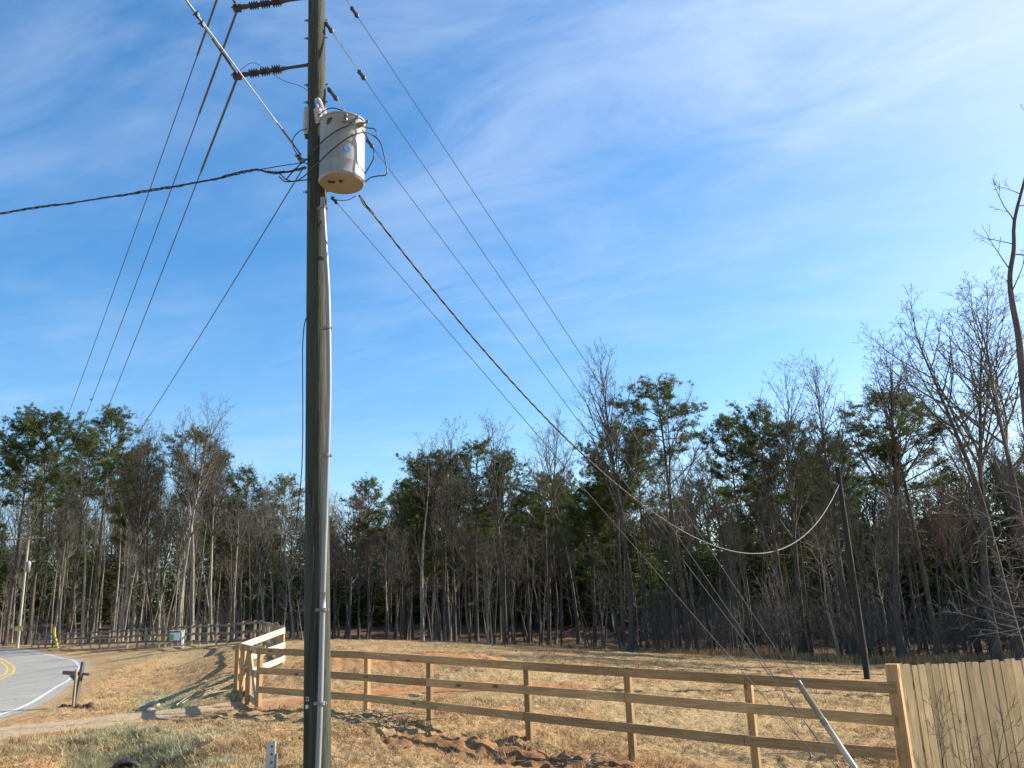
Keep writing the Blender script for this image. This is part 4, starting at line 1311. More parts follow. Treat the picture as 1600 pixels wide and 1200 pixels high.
cols = np.where(rng.random((len(X), 1)) < 0.3, [[0.31, 0.20, 0.095]], [[0.54, 0.40, 0.215]])
cols = np.where(rng.random((len(X), 1)) < 0.22, [[0.15, 0.095, 0.05]], cols)
cols = np.where((gsel & (rng.random(len(X)) < 0.4))[:, None], [[0.19, 0.19, 0.08]], cols)
blades('dry_grass', X, Y, 0.03 + 0.22 * np.clip(clump - 0.15, 0, 1) ** 2, np.full(len(X), 0.009) * (1 + np.hypot(X, Y) * 0.02), cols, 10, 'grass', 0.075, 1.9)
# greyish green growth over the culvert and in the ditch
Xs, Ys = [], []
for Pl, sp, n in ((greenC, 0.5, 1500), (greenE, 0.4, 500), (greenD, 0.32, 500)):
    tq = rng.random(n); A = np.array(Pl[0])[:2]; B = np.array(Pl[-1])[:2]
    q = A + (B - A) * tq[:, None] + rng.normal(size=(n, 2)) * sp * np.array([1.5, 0.8])
    Xs.append(q[:, 0]); Ys.append(q[:, 1])
Xg, Yg = np.concatenate(Xs), np.concatenate(Ys)
kp = (masks(Xg, Yg)[0] < 0.02) & (dist_poly(Xg, Yg, ditch2)[0] > 0.28) & (dist_poly(Xg, Yg, drive)[0] > 0.4)
Xg, Yg = Xg[kp], Yg[kp]
cols = np.where(rng.random((len(Xg), 1)) < 0.75, [[0.48, 0.43, 0.27]], [[0.30, 0.31, 0.18]])
blades('ditch_grass', Xg, Yg, np.full(len(Xg), 0.07), np.full(len(Xg), 0.011), cols, 9, 'grass', 0.06, 1.7)
# grass hanging over the culvert mouth
nq = 900
aq = rng.uniform(0.1, math.pi - 0.1, nq); rq = rng.uniform(0.22, 0.62, nq)
Po = mouth[None] + sidec[None] * (np.cos(aq) * rq * 1.3)[:, None] - dirc[None] * rng.uniform(-0.05, 0.6, nq)[:, None]
cq = np.where(rng.random((nq, 1)) < 0.6, [[0.46, 0.43, 0.28]], [[0.27, 0.30, 0.18]])
blades('ditch_grass', Po[:, 0], Po[:, 1], np.full(nq, 0.16), np.full(nq, 0.012), cq, 8, 'grass', 0.05, 1.6)
# tall dry grass along the foot of the wood
Xt = rng.uniform(-20, 40, 9000); Yt = fedge(Xt) + rng.normal(size=9000) * 1.1 - 0.6
wgt = np.clip((Xt - 8) / 8, 0.12, 1)
kp = rng.random(9000) < wgt
Xt, Yt = Xt[kp], Yt[kp]
cols = np.where(rng.random((len(Xt), 1)) < 0.5, [[0.40, 0.30, 0.15]], [[0.22, 0.145, 0.08]])
blades('tall_grass', Xt, Yt, np.full(len(Xt), 0.42), np.full(len(Xt), 0.026), cols, 5, 'grass', 0.2, 0.45)

# ------------------------------------------------------------------ trees
GA = 2.39996
def grow(G, p, d, ln, r, lvl, P, rn, fol=None, trunk_pts=None):
    ns = P['seg'][lvl]
    pts = [np.array(p, float)]
    d = np.array(d, float)
    if trunk_pts is not None:
        pts = list(trunk_pts); ns = len(pts) - 1
        ln = sum(np.linalg.norm(pts[i+1]-pts[i]) for i in range(ns))
    else:
        for i in range(ns):
            d = d + rn.normal(size=3) * P['wig'][lvl] + np.array([0, 0, P['trop'][lvl]])
            d /= np.linalg.norm(d)
            pts.append(pts[-1] + d * ln / ns)
    pts = np.array(pts)
    t = np.linspace(0, 1, ns + 1)
    rad = np.maximum(r * (1 - (1 - P['tip'][lvl]) * t ** P.get('tap', 1.0)), P['rmin'])
    if lvl == 0:
        rad = rad * (1 + 0.55 * np.exp(-t * 38))
    (G[0] if lvl == 0 else G[1]).tube(pts, rad, P['sides'][lvl], cap=(lvl == 0))
    if fol is not None and lvl >= P['fol_lvl']:
        fol.append((pts, lvl))
    if lvl >= P['max']: return
    n = max(1, int(round(P['n'][lvl] * (1 if lvl == 0 else (0.5 + 0.5 * ln / P['ref'][lvl])))))
    t0 = P['start'][lvl]
    ph = rn.random() * 6.28
    for q in range(n):
        tt = t0 + (0.985 - t0) * ((q + rn.random() * 0.8) / n)
        k = tt * ns; i = min(int(k), ns - 1); f = k - i
        pos = pts[i] * (1 - f) + pts[i+1] * f
        dd = pts[i+1] - pts[i]; dd /= np.linalg.norm(dd)
        a = np.cross(dd, [0.31, 0.95, 0.1] if abs(dd[2]) > 0.5 else [0, 0, 1.0]); a /= np.linalg.norm(a); b = np.cross(dd, a)
        ph += GA + rn.normal() * 0.4
        ang = P['ang'][lvl] * (1 + rn.normal() * 0.18)
        if lvl == 0: ang = ang * (1.12 - 0.35 * (tt - t0) / (1 - t0))
        nd = dd * math.cos(ang) + (a * math.cos(ph) + b * math.sin(ph)) * math.sin(ang)
        s = P['shape'](tt, t0) if lvl == 0 else (1.05 - 0.62 * tt)
        l2 = ln * P['ratio'][lvl] * s * (0.75 + 0.5 * rn.random())
        r2 = min(rad[i] * 0.72, P['rk'] * l2 ** 1.15 + P['rmin'])
        grow(G, pos, nd, l2, r2, lvl + 1, P, rn, fol)

def hard_params(H, start=0.5, n0=20, spread=0.62, ratio=0.34, r=0.2, twiggy=1.0):
    return dict(seg=[16, 7, 5, 3, 2], wig=[0.022, 0.055, 0.09, 0.12, 0.12], trop=[0.01, 0.075, 0.07, 0.06, 0.03], tip=[0.08, 0.22, 0.3, 0.45, 0.6],
                sides=[9, 5, 4, 3, 3], rmin=0.0062, max=4, n=[n0, 7 * twiggy, 5 * twiggy, 3 * twiggy], ref=[1, H * 0.25, H * 0.1, H * 0.045], start=[start, 0.22, 0.18, 0.15],
                ang=[spread, 0.62, 0.66, 0.7], ratio=[ratio, 0.46, 0.5, 0.55], rk=0.0112, fol_lvl=9, tap=0.9,
                shape=lambda t, t0: 1.0 - 0.55 * ((t - t0) / (1 - t0)))
def make_hard(H, r, seed, **kw):
    rn = np.random.default_rng(seed)
    G = (Geo(), Geo())
    lean = rn.normal(size=2) * 0.03
    grow(G, (0, 0, -0.3), (lean[0], lean[1], 1), H + 0.3, r, 0, hard_params(H, **kw), rn)
    return G
def tufts(G, cen, dirs, size, per, rn, width=0.034):
    n = len(cen)
    c = np.repeat(cen, per, 0); d = np.repeat(dirs, per, 0)
    v = d * 0.75 + rn.normal(size=c.shape) * 0.75
    v[:, 2] += 0.25
    v /= np.linalg.norm(v, axis=1)[:, None]
    L_ = np.repeat(size, per) * rn.uniform(0.6, 1.2, n * per)
    sd_ = np.cross(v, rn.normal(size=c.shape)); sd_ /= np.linalg.norm(sd_, axis=1)[:, None] + 1e-9
    st = c + rn.normal(size=c.shape) * 0.05
    wd = width * rn.uniform(0.7, 1.4, n * per)
    V = np.stack([st - sd_ * wd[:, None] * .5, st + sd_ * wd[:, None] * .5, st + v * L_[:, None]], 1).reshape(-1, 3)
    G.add(V, None, np.arange(len(V)).reshape(-1, 3))
def make_pine(H, r, seed, start=0.58, n0=38, maxl=0.17, per=16, dens=1.0, width=0.034):
    rn = np.random.default_rng(seed)
    G = (Geo(), Geo()); F_ = Geo()
    P = dict(seg=[16, 6, 3], wig=[0.011, 0.09, 0.15], trop=[0.01, 0.05, 0.07], tip=[0.16, 0.25, 0.4], sides=[9, 5, 3], rmin=0.009, max=2,
             n=[n0, 6], ref=[1, H * 0.14], start=[start, 0.3], ang=[1.25, 0.75], ratio=[maxl, 0.42], rk=0.014, fol_lvl=1, tap=1.0,
             shape=lambda t, t0: 0.28 + 1.0 * math.sin(math.pi * min(1.0, 0.14 + 0.86 * (t - t0) / (1 - t0)) ** 0.85) * (0.6 + 0.6 * rn.random()))
    fol = []
    lean = rn.normal(size=2) * 0.010
    grow(G, (0, 0, -0.3), (lean[0], lean[1], 1), H + 0.3, r, 0, P, rn, fol)
    # a few dead stubs below the crown
    for q in range(7):
        z = H * rn.uniform(start * 0.55, start); a = rn.random() * 6.28; l = rn.uniform(0.5, 1.8)
        G[1].tube([(lean[0]*z, lean[1]*z, z), (math.cos(a) * l, math.sin(a) * l, z + rn.normal() * 0.2)], [0.03, 0.01], 3)
    cen, di, sz = [], [], []
    for pts, lvl in fol:
        segl = np.linalg.norm(pts[-1] - pts[0])
        k = max(3, int(segl * (11.0 if lvl == 2 else 4.5) * dens))
        for q in range(k):
            tt = (0.45 if lvl == 1 else 0.2) + ((0.55 if lvl == 1 else 0.8)) * (q + rn.random()) / k
            kk = tt * (len(pts) - 1); i = min(int(kk), len(pts) - 2); f = kk - i
            cen.append(pts[i] * (1 - f) + pts[i+1] * f + rn.normal(size=3) * 0.10)
            dv = pts[i+1] - pts[i]; di.append(dv / np.linalg.norm(dv)); sz.append(rn.uniform(0.13, 0.23))
    top = np.array([lean[0] * H, lean[1] * H, H])
    for q in range(60):
        cen.append(top + rn.normal(size=3) * np.array([0.5, 0.5, 0.35]) - [0, 0, 0.3]); di.append(np.array([0, 0, 1.0])); sz.append(0.2)
    tufts(F_, np.array(cen), np.array(di), np.array(sz), per, rn, width)
    return G, F_

def tree_obj(name, meshes, loc, rot, s, sz, label, cat, group):
    """an Empty with one child per (part name, mesh)"""
    e = empty(name, loc, label, cat, group)
    e.rotation_euler = (0, 0, rot)
    e.scale = (s, s, sz)
    for nm, me in meshes:
        o = bpy.data.objects.new(nm, me); C.objects.link(o); o.parent = e
    return e
# prototypes of unit proportions (18 m tall), shared mesh data
H0 = 18.0
HARD, SUNLIT, PINE, BUSHY, SAPL, REDT = [], [], [], [], [], []
HT = {}
for q in range(6):
    G = make_hard(H0, 0.175, 100 + q, start=(0.5, 0.42, 0.58, 0.46, 0.62, 0.5)[q], n0=(20, 22, 16, 24, 15, 20)[q], spread=(0.52, 0.46, 0.62, 0.42, 0.62, 0.5)[q], ratio=(0.27, 0.31, 0.26, 0.29, 0.24, 0.30)[q])
    HARD.append([('trunk', G[0].mesh('trunk', M['hardbark'], True)), ('crown', G[1].mesh('crown', M['twig'], True))])
    if q in (1, 3, 4):
        SUNLIT.append([('trunk', G[0].mesh('trunk', M['sunlitbark'], True)), ('crown', G[1].mesh('crown', M['hardbark'], True))])
THIN = []
for q in range(6):
    G = make_hard(H0, 0.16, 160 + q, start=(0.6, 0.66, 0.55, 0.7, 0.62, 0.58)[q], n0=(11, 9, 13, 9, 12, 10)[q], spread=(0.5, 0.42, 0.58, 0.5, 0.45, 0.55)[q], ratio=(0.25, 0.27, 0.22, 0.24, 0.28, 0.23)[q], twiggy=0.8)
    THIN.append([('trunk', G[0].mesh('trunk', M['hardbark'], True)), ('crown', G[1].mesh('crown', M['twig'], True))])
for q in range(2):
    G = make_hard(H0, 0.17, 140 + q, start=0.38, n0=28, spread=0.75, ratio=0.30, twiggy=1.2)
    REDT.append([('trunk', G[0].mesh('trunk', M['hardbark'], True)), ('crown', G[1].mesh('crown', M['redtwig']))])
for q in range(5):
    G, F_ = make_pine(H0, 0.145, 200 + q, start=(0.66, 0.6, 0.72, 0.65, 0.62)[q], n0=(32, 38, 26, 34, 38)[q], maxl=(0.125, 0.145, 0.105, 0.15, 0.12)[q])
    tm = G[0]; tm.merge(G[1], np.eye(3), np.zeros(3))
    PINE.append([('trunk', tm.mesh('trunk', M['pinebark'], True)), ('crown', F_.mesh('crown', M['needle']))])
for q in range(3):
    G, F_ = make_pine(H0, 0.13, 230 + q, start=0.42, n0=46, maxl=0.125, per=13, width=0.042)
    tm = G[0]; tm.merge(G[1], np.eye(3), np.zeros(3))
    BUSHY.append([('trunk', tm.mesh('trunk', M['pinebark'], True)), ('crown', F_.mesh('crown', M['needle']))])
for q in range(5):                                            # slender understorey trees: one mesh each
    rn = np.random.default_rng(300 + q)
    G = (Geo(), Geo())
    grow(G, (0, 0, -0.3), (rn.normal() * 0.05, rn.normal() * 0.05, 1), H0, 0.115, 0, dict(hard_params(H0, start=0.42, n0=14, spread=0.7, ratio=0.17), wig=[0.03, 0.13, 0.2, 0.2, 0.2], max=3), rn)
    tm = G[0]; tm.merge(G[1], np.eye(3), np.zeros(3))
    SAPL.append(tm)
SAPM = [(g_.mesh('slender_tree', M['hardbark'], True), g_.mesh('slender_tree', M['sunlitbark'], True)) for g_ in SAPL]

for kd in (THIN, HARD, SUNLIT, PINE, BUSHY, REDT):
    for ms_ in kd:
        co = np.zeros(len(ms_[1][1].vertices) * 3, np.float32); ms_[1][1].vertices.foreach_get('co', co)
        HT[ms_[1][1].name] = float(np.percentile(co[2::3], 99.9))
def place(kind, bx, ytop, Y, label, group=None, cat='tree', thick=1.0, rot=None, idx=0, name=None, wide=None):
    """bx: where the foot stands in the picture, ytop: how high the top reaches, Y: metres ahead"""
    fp = at(bx, 1010, Y)
    z = gz(fp[0], fp[1])
    for _ in range(2):
        pr_ = proj((fp[0], fp[1], z)); fp = fp + np.array([(bx - pr_[0]) * Y / FPX, 0, 0]); z = gz(fp[0], fp[1])
    lo, hi = 2.0, 60.0
    for _ in range(40):
        mid = (lo + hi) / 2
        if proj((fp[0], fp[1], z + mid))[1] > ytop: lo = mid
        else: hi = mid
    H = lo
    sz = H / HT[kind[idx % len(kind)][1][1].name]
    s = (wide if wide else (0.45 + 0.55 * sz)) * thick
    ms = kind[idx % len(kind)]
    nm = name or ('pine_tree' if kind in (PINE, BUSHY) else 'bare_tree')
    return tree_obj(nm, ms, (fp[0], fp[1], z), rot if rot is not None else random.uniform(0, 6.28), s, sz, label, cat, group)

# --- the trees one can tell apart
T_ = place
T_(PINE, 8, 655, 97, 'dark pine at the far left edge of the picture', 'pines at left', idx=1, thick=1.25)
T_(PINE, 44, 640, 98, 'broad dark pine rising behind the far left utility pole', 'pines at left', idx=3, thick=1.4)
T_(PINE, 140, 634, 82, 'bright green topped pine below the three power lines at left', 'pines at left', idx=4, thick=1.35)
T_(PINE, 104, 668, 92, 'pine half hidden between the two broad left pines', 'pines at left', idx=0, thick=1.2)
T_(PINE, 296, 668, 80, 'lone pine crown among sunlit bare trees left of the utility pole', 'pines at left', idx=1, thick=1.05)
T_(PINE, 225, 690, 86, 'thin pine just left of the sunlit trunked trees', 'pines at left', idx=2, thick=1.0)
T_(SUNLIT, 277, 612, 74, 'tall sunlit trunked bare tree behind the white and green board', 'pale bare trees at left', idx=0, thick=1.1, rot=1.0)
T_(SUNLIT, 300, 640, 76, 'sunlit bare tree with bent trunk right of the lone left pine', 'pale bare trees at left', idx=2, thick=1.15, rot=2.2)
T_(SUNLIT, 186, 655, 78, 'slim sunlit bare tree between the bright pine and thin pine', 'pale bare trees at left', idx=1)
T_(SUNLIT, 205, 640, 80, 'sunlit bare tree with high narrow crown left of the lone pine', 'pale bare trees at left', idx=0, rot=3.0)
T_(SUNLIT, 330, 652, 78, 'sunlit bare tree with the rightmost crown of the left group', 'pale bare trees at left', idx=1, rot=5.0)
T_(SUNLIT, 128, 700, 77, 'sunlit bare trunk in front of the bright green pine', 'pale bare trees at left', idx=2)
T_(HARD, 412, 735, 74, 'grey bare tree just left of the loose dangling wire', 'bare trees beside the utility pole', idx=3)
T_(HARD, 455, 738, 72, 'grey bare tree directly behind the dangling wire', 'bare trees beside the utility pole', idx=0)
T_(REDT, 540, 748, 74, 'reddish budding tree just right of the utility pole', 'bare trees beside the utility pole', idx=0, thick=1.2)
T_(PINE, 432, 738, 82, 'small pine top left of the utility pole behind grey twigs', idx=2)
T_(PINE, 575, 745, 76, 'small dark pine right of the reddish budding tree', idx=4)
GPC = 'pines in the middle of the wood'
T_(PINE, 660, 715, 70, 'leftmost of the round topped pines in the middle wood', GPC, idx=0, thick=1.2)
T_(PINE, 702, 698, 69, 'round topped pine second from left in the middle wood', GPC, idx=3, thick=1.2)
T_(PINE, 745, 688, 70, 'highest round topped pine of the middle row', GPC, idx=1, thick=1.25)
T_(PINE, 790, 708, 70, 'pine at the right end of the round topped middle row', GPC, idx=4, thick=1.1)
T_(PINE, 858, 735, 70, 'low pine half way between middle row and tall bare tree', GPC, idx=0)
GBC = 'bare trees in the middle of the wood'
T_(SUNLIT, 660, 668, 62, 'pale leaning bare tree left of the round topped pines', GBC, idx=2)
T_(HARD, 712, 655, 63, 'bare tree with fine crown above the second round topped pine', GBC, idx=1)
T_(HARD, 790, 640, 62, 'wide fan crowned bare tree above the middle pines', GBC, idx=0, thick=1.15)
T_(HARD, 858, 640, 64, 'thin bare tree crossed by the sagging cable and lowest guy', GBC, idx=4)
T_(HARD, 905, 655, 66, 'thin bare tree just left of the tall dark pine crown', GBC, idx=2)
T_(PINE, 975, 660, 62, 'dark topped pine just behind the tall dominant bare tree', GPC, idx=1, thick=1.1)
T_(PINE, 1012, 678, 64, 'pine between the tall bare tree and the lofty lone pine', GPC, idx=3, thick=1.05)
T_(HARD, 986, 543, 56, 'tall dominant bare tree with oval crown, right of centre', GBC, idx=3, thick=1.25, rot=0.6)
T_(PINE, 1077, 580, 55, 'lofty lone pine with small rounded top right of centre', GPC, idx=2, thick=1.25, rot=2.0)
T_(HARD, 1060, 600, 57, 'bare tree interlaced with the lofty lone pine', GBC, idx=2)
T_(HARD, 1160, 680, 58, 'crooked bare tree right of the lofty lone pine', GBC, idx=1)
GPR = 'pines on the right'
T_(PINE, 1180, 645, 54, 'slim pine at the left end of the right hand pine group', GPR, idx=4)
T_(PINE, 1235, 625, 52, 'tall slim pine left of the meadow pole', GPR, idx=0, thick=1.0)
T_(PINE, 1270, 655, 52, 'pine directly left of the meadow pole top', GPR, idx=3, thick=0.95)
T_(PINE, 1326, 690, 56, 'pine behind the top of the meadow pole', GPR, idx=2)
T_(PINE, 1468, 605, 46, 'large dense pine with sunlit right side at right', GPR, idx=1, thick=1.3, rot=4.0)
T_(PINE, 1352, 672, 60, 'pine standing right of the meadow pole, behind two bare trees', GPR, idx=0)
T_(PINE, 1306, 705, 62, 'faint pine top exactly behind the cable bracket of the meadow pole', GPR, idx=4)
GBR = 'tall bare trees on the right'
T_(HARD, 1262, 570, 50, 'bare tree leaning its crown left above the slim pines', GBR, idx=1, thick=1.1)
T_(HARD, 1336, 548, 47, 'spreading bare tree right behind the meadow pole', GBR, idx=0, thick=1.15)
T_(HARD, 1412, 525, 45, 'big bare tree with tall fan crown right of the meadow pole', GBR, idx=3, thick=1.4, rot=2.4)
T_(HARD, 1560, 455, 40, 'bare tree with low spreading crown right of the large dense pine', GBR, idx=1, thick=1.35, rot=0.4)
T_(HARD, 1600, 440, 38, 'tall bare tree standing second from the right edge', GBR, idx=4, thick=1.3, rot=1.2)
T_(HARD, 1640, 430, 37, 'tall bare tree whose trunk leaves the frame at lower right', GBR, idx=5, thick=1.3, rot=3.3)

# near tree at the right edge, crooked trunk
rn = np.random.default_rng(77)
tp = [at(*q) for q in [(1690,1060,27),(1655,900,27),(1615,740,27),(1600,620,27),(1592,530,27),(1581,470,27),(1578,430,27),(1584,390,27),(1585,345,27),(1600,285,27),(1616,225,27.1),(1640,160,27.2),(1668,110,27.2)]]
tp[0][2] = gz(tp[0][0], tp[0][1]) - 0.2
tp = catmull(tp, 3)
P = hard_params(15, start=0.42, n0=24, spread=1.1, ratio=0.09); P['trop'] = [0, 0.03, 0.04, 0.04, 0.03]; P['n'] = [13, 4, 3, 2]
G = (Geo(), Geo())
P['rk'] = 0.0085
grow(G, tp[0], (0, 0, 1), 1, 0.16, 0, P, rn, trunk_pts=tp)
e = empty('bare_tree', tp[0], 'crooked bare tree cut by the right edge of the picture', 'tree', GBR)
part('trunk', G[0], M['hardbark'], e, True); part('crown', G[1], M['hardbark'], e)

# branches and saplings in front of the plank fence
def sapling(px, Y, top, seed, label, bend=0.0, pale=False, n0=10, z0=None, ratio=0.35):
    rn = np.random.default_rng(seed)
    f = at(px, 1250, Y); f[2] = gz(f[0], f[1]) - 0.05
    tpt = at(top[0], top[1], Y)
    mid = (f + tpt) / 2 + np.array([bend, 0, 0])
    tr = catmull([f, mid, tpt], 8)
    P = hard_params(3, start=0.25, n0=n0, spread=0.8, ratio=ratio); P['rmin'] = 0.0018; P['rk'] = 0.007; P['max'] = 3; P['n'] = [n0, 6, 4]; P['ref'] = [1, 0.7, 0.3]
    G = (Geo(), Geo())
    grow(G, tr[0], (0, 0, 1), 1, 0.011, 0, P, rn, trunk_pts=tr)
    e = empty('sapling', f, label, 'sapling', 'saplings before the plank fence')
    part('stem', G[0], M['sunlitbark'] if pale else M['hardbark'], e, True); part('twigs', G[1], M['sunlitbark'] if pale else M['hardbark'], e)
sapling(1476, 9.6, (1462, 1095), 11, 'small twiggy sapling before the left half of the plank fence')
sapling(1556, 10.0, (1575, 1108), 12, 'sapling arching right before the plank fence near the frame edge', -0.08)
sapling(1520, 10.2, (1508, 1120), 13, 'thinnest sapling, between the other two before the plank fence', n0=6)
# branches coloured as sunlit, reaching in from the right, from a tree standing outside the frame
rn = np.random.default_rng(91)
base = np.array([14.2, 17.5, 0]); base[2] = gz(base[0], base[1]) - 0.2
trk = catmull([base, base + [0.1, 0, 2.5], base + [-0.05, 0.1, 5.0], base + [0.2, 0, 8.0]], 6)
G = (Geo(), Geo()); G[0].tube(trk, np.linspace(0.12, 0.04, len(trk)), 9)
P = hard_params(5, start=0.2, n0=8, ratio=0.4); P['rmin'] = 0.004; P['n'] = [0, 7, 4, 3]; P['ref'] = [1, 4, 1.5, 0.6]; P['wig'] = [0, 0.09, 0.16, 0.2, 0.2]; P['trop'] = [0, -0.01, 0.03, 0.03, 0.02]
for (hz_, tgt, rr) in ((4.0, (1505, 838), 0.03), (3.2, (1538, 890), 0.026), (4.9, (1545, 800), 0.026), (2.3, (1518, 1000), 0.022), (4.5, (1480, 815), 0.022), (5.8, (1560, 720), 0.022)):
    s_ = base + np.array([0, 0, hz_]); e_ = at(tgt[0], tgt[1], 16.6 + rn.normal() * 0.5)
    ml = np.linalg.norm(e_ - s_)
    grow(G, s_, (e_ - s_) / ml, ml, rr, 1, P, rn)
e = empty('bare_tree', base, 'sunlit twigged tree reaching in from the right edge above the plank fence', 'tree')
part('trunk', G[0], M['sunlitbark'], e, True); part('crown', G[1], M['sunlitbark'], e)

# --- the rest of the wood, row behind row
SKY = np.array([(-100,700),(0,700),(100,690),(200,690),(330,690),(395,715),(450,735),(600,745),(680,725),(800,715),(900,715),(1000,700),(1100,695),(1200,680),(1300,680),(1400,685),(1500,665),(1600,640),(1750,620)], float)
def rand_spot(depth_scale, dmin=0.5):
    bx = random.uniform(-60, 1720)
    Y = 60.0
    dp_ = dmin + random.expovariate(1 / depth_scale)
    for _ in range(6):
        Xw = at(bx, 1010, Y)[0]; Y = float(fedge(np.array([Xw]))[0]) + dp_
    return bx, Y
def where(bx):
    return 'left' if bx < 480 else ('middle' if bx < 1000 else 'right')
GW = {'left': 'bare trees deep in the wood behind the long fence', 'middle': 'bare trees deep in the middle of the wood', 'right': 'bare trees deep in the right of the wood'}
for q in range(185):
    bx, Y = rand_spot(13)
    yt = float(np.interp(bx, SKY[:, 0], SKY[:, 1])) + random.uniform(5, 130)
    w_ = where(bx)
    kind = (THIN if q % 4 else HARD) if (w_ != 'left' or random.random() < 0.4) else SUNLIT
    if random.random() < 0.03: kind = REDT
    place(kind, bx, yt, Y, {'left': 'one of many bare trees packed behind the long dark fence at left', 'middle': 'one of many bare trees packed in the shadowy wood behind the middle meadow',
                            'right': 'one of many bare trees packed behind the meadow and plank fence at right'}[w_], GW[w_], idx=random.randrange(6), thick=random.uniform(0.5, 0.9))
for q in range(56):
    bx, Y = rand_spot(20, 6)
    if random.random() < 0.5: bx = random.uniform(560, 1000)
    for _ in range(5):
        Xw = at(bx, 1010, Y)[0]; Y = max(Y, float(fedge(np.array([Xw]))[0]) + 6)
    yt = float(np.interp(bx, SKY[:, 0], SKY[:, 1])) + random.uniform(5, 90)
    w_ = where(bx)
    place(BUSHY if random.random() < 0.6 else PINE, bx, yt, Y, {'left': 'one of the dark evergreens filling the wood behind the long left fence', 'middle': 'one of the dark evergreens filling the back of the middle wood',
          'right': 'one of the dark evergreens filling the back of the right wood'}[w_], {'left': 'evergreens filling the left wood', 'middle': 'evergreens filling the middle wood', 'right': 'evergreens filling the right wood'}[w_], idx=random.randrange(5), thick=random.uniform(0.75, 1.05))
for q in range(140):
    bx, Y = rand_spot(9)
    w_ = where(bx)
    yt = random.uniform(770, 930)
    fp = at(bx, 1010, Y); z = gz(fp[0], fp[1]); H = at(bx, yt, Y)[2] - z
    pale = (random.random() < (0.75 if w_ == 'left' else 0.2))  # sunlit bark colour, commonest on the left
    o = bpy.data.objects.new('slender_tree', SAPM[q % 5][1 if pale else 0])
    C.objects.link(o)
    s = random.uniform(0.5, 0.95)
    o.location = (fp[0], fp[1], z); o.scale = (s, s, H / H0); o.rotation_euler = (random.gauss(0, .03), random.gauss(0, .04), random.uniform(0, 6.28))
    tag(o, ('thin pale stemmed understorey tree behind the meadow and fences, %s of the picture' if pale else 'thin grey stemmed understorey tree at the foot of the wood, %s of the picture') % w_, 'tree',
        ('thin pale stems in the %s wood' if pale else 'thin grey stems in the %s wood') % w_)

# --- the far wood as one mass, and its undergrowth
def far_hard(seed):
    rn = np.random.default_rng(seed); G = (Geo(), Geo())
    P = hard_params(H0, start=0.55, n0=16, spread=0.55, ratio=0.24); P['max'] = 2; P['seg'] = [6, 4, 2]; P['sides'] = [5, 3, 3]; P['rmin'] = 0.016; P['n'] = [18, 9]; P['ref'] = [1, 4.5]
    grow(G, (0, 0, -0.3), (0, 0, 1), H0, 0.15, 0, P, rn)
    tm = G[0]; tm.merge(G[1], np.eye(3), np.zeros(3)); return tm
FH = [far_hard(400 + q) for q in range(4)]
mass = Geo()
for q in range(440):
    bx = random.uniform(-80, 1720) if q < 260 else random.uniform(1760, 3400); Y = 60  # later ones: unseen trees past the right edge, added to block sun
    dp_ = random.uniform(22, 95) if q < 260 else random.uniform(0, 60)
    for _ in range(6):
        Xw = at(bx, 1010, Y)[0]; Y = float(fedge(np.array([Xw]))[0]) + dp_
    fp = at(bx, 1010, Y); z = gz(fp[0], fp[1])
    yt = float(np.interp(bx, SKY[:, 0], SKY[:, 1])) + random.uniform(30, 150)
    H = at(bx, yt, Y)[2] - z
    a = random.uniform(0, 6.28); s = random.uniform(0.9, 1.4); ca, sa = math.cos(a), math.sin(a)
    mass.merge(FH[q % 4], np.array([[ca*s, -sa*s, 0], [sa*s, ca*s, 0], [0, 0, H / H0]]), np.array([fp[0], fp[1], z]))
tag(part('far_wood', mass, M['hardbark']), kind='stuff')
def far_green(seed):
    rn = np.random.default_rng(seed); F_ = Geo()
    n = 420
    zz = rn.random(n) ** 0.9; rr = (1 - zz) ** 0.6 * 3.0 * np.sqrt(rn.random(n)); a = rn.random(n) * 6.28
    cen = np.stack([rr * np.cos(a), rr * np.sin(a), 0.6 + zz * (H0 - 0.6)], -1)
    tufts(F_, cen, np.stack([np.cos(a), np.sin(a), 0 * a], -1), np.full(n, 0.55), 7, rn, 0.10)
    return F_
FG = [far_green(q) for q in range(3)]
mass = Geo()
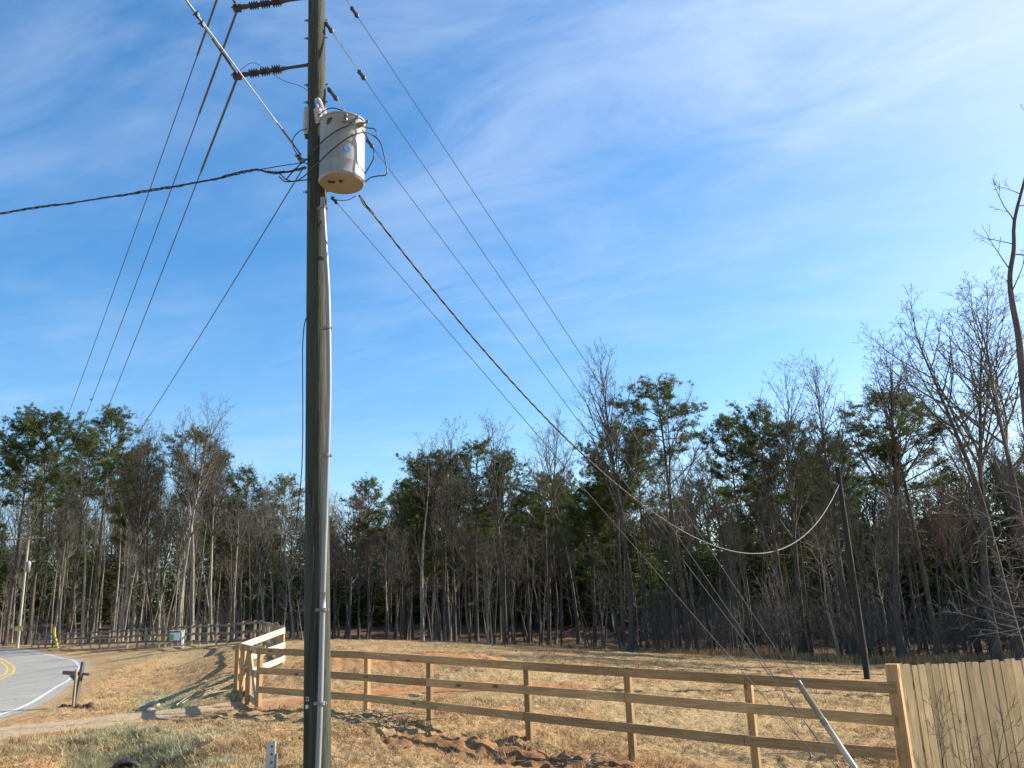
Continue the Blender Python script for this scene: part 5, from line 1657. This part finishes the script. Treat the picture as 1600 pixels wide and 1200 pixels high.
for q in range(520):
    low = 90 <= q < 440; side = q >= 440
    bx = random.uniform(-80, 1720) if q % 3 or low else random.uniform(560, 1000); Y = 60
    dp_ = random.uniform(30, 80)
    if side: bx = random.uniform(1760, 3400); dp_ = random.uniform(2, 50)  # unseen evergreens beyond the right edge, added to shade the wood
    for _ in range(6):
        Xw = at(bx, 1010, Y)[0]; Y = float(fedge(np.array([Xw]))[0]) + dp_
    fp = at(bx, 1010, Y); z = gz(fp[0], fp[1])
    yt = float(np.interp(bx, SKY[:, 0], SKY[:, 1])) + random.uniform(50, 170)
    if low: yt = random.uniform(800, 910)  # low ones added as dark fill for the shade behind the trunks
    H = at(bx, yt, Y)[2] - z; s = random.uniform(0.8, 1.3) * (1.5 if low else 1)
    mass.merge(FG[q % 3], np.diag([s, s, H / H0]), np.array([fp[0], fp[1], z]))
tag(part('far_evergreens', mass, M['needle']), kind='stuff')
def shrub(seed):
    rn = np.random.default_rng(seed); G = Geo(); Gd = (G, G)
    P = hard_params(3, start=0.2, n0=9, spread=0.7, ratio=0.4); P['max'] = 2; P['seg'] = [4, 3, 2]; P['sides'] = [3, 3, 3]; P['rmin'] = 0.008; P['n'] = [9, 4]; P['ref'] = [1, 1.1]
    for q in range(8):
        a = rn.random() * 6.28; l = rn.random() * 0.5
        grow(Gd, (math.cos(a) * 0.5, math.sin(a) * 0.5, -0.1), (math.cos(a) * l, math.sin(a) * l, 1), rn.uniform(1.5, 3.4), 0.022, 0, P, rn)
    return G
SH = [shrub(500 + q) for q in range(4)]
mass = Geo()
for q in range(150):
    bx = random.uniform(-80, 480) if q % 5 == 0 else random.uniform(1020, 1720); Y = 60
    dp_ = random.expovariate(1 / 14) + 0.3
    for _ in range(6):
        Xw = at(bx, 1010, Y)[0]; Y = float(fedge(np.array([Xw]))[0]) + dp_
    fp = at(bx, 1010, Y); z = gz(fp[0], fp[1])
    s = random.uniform(0.6, 1.2); a = random.uniform(0, 6.28); ca, sa = math.cos(a), math.sin(a)
    mass.merge(SH[q % 4], np.array([[ca*s, -sa*s, 0], [sa*s, ca*s, 0], [0, 0, s * random.uniform(0.7, 1.5)]]), np.array([fp[0], fp[1], z]))
tag(part('undergrowth', mass, M['twig']), kind='stuff')
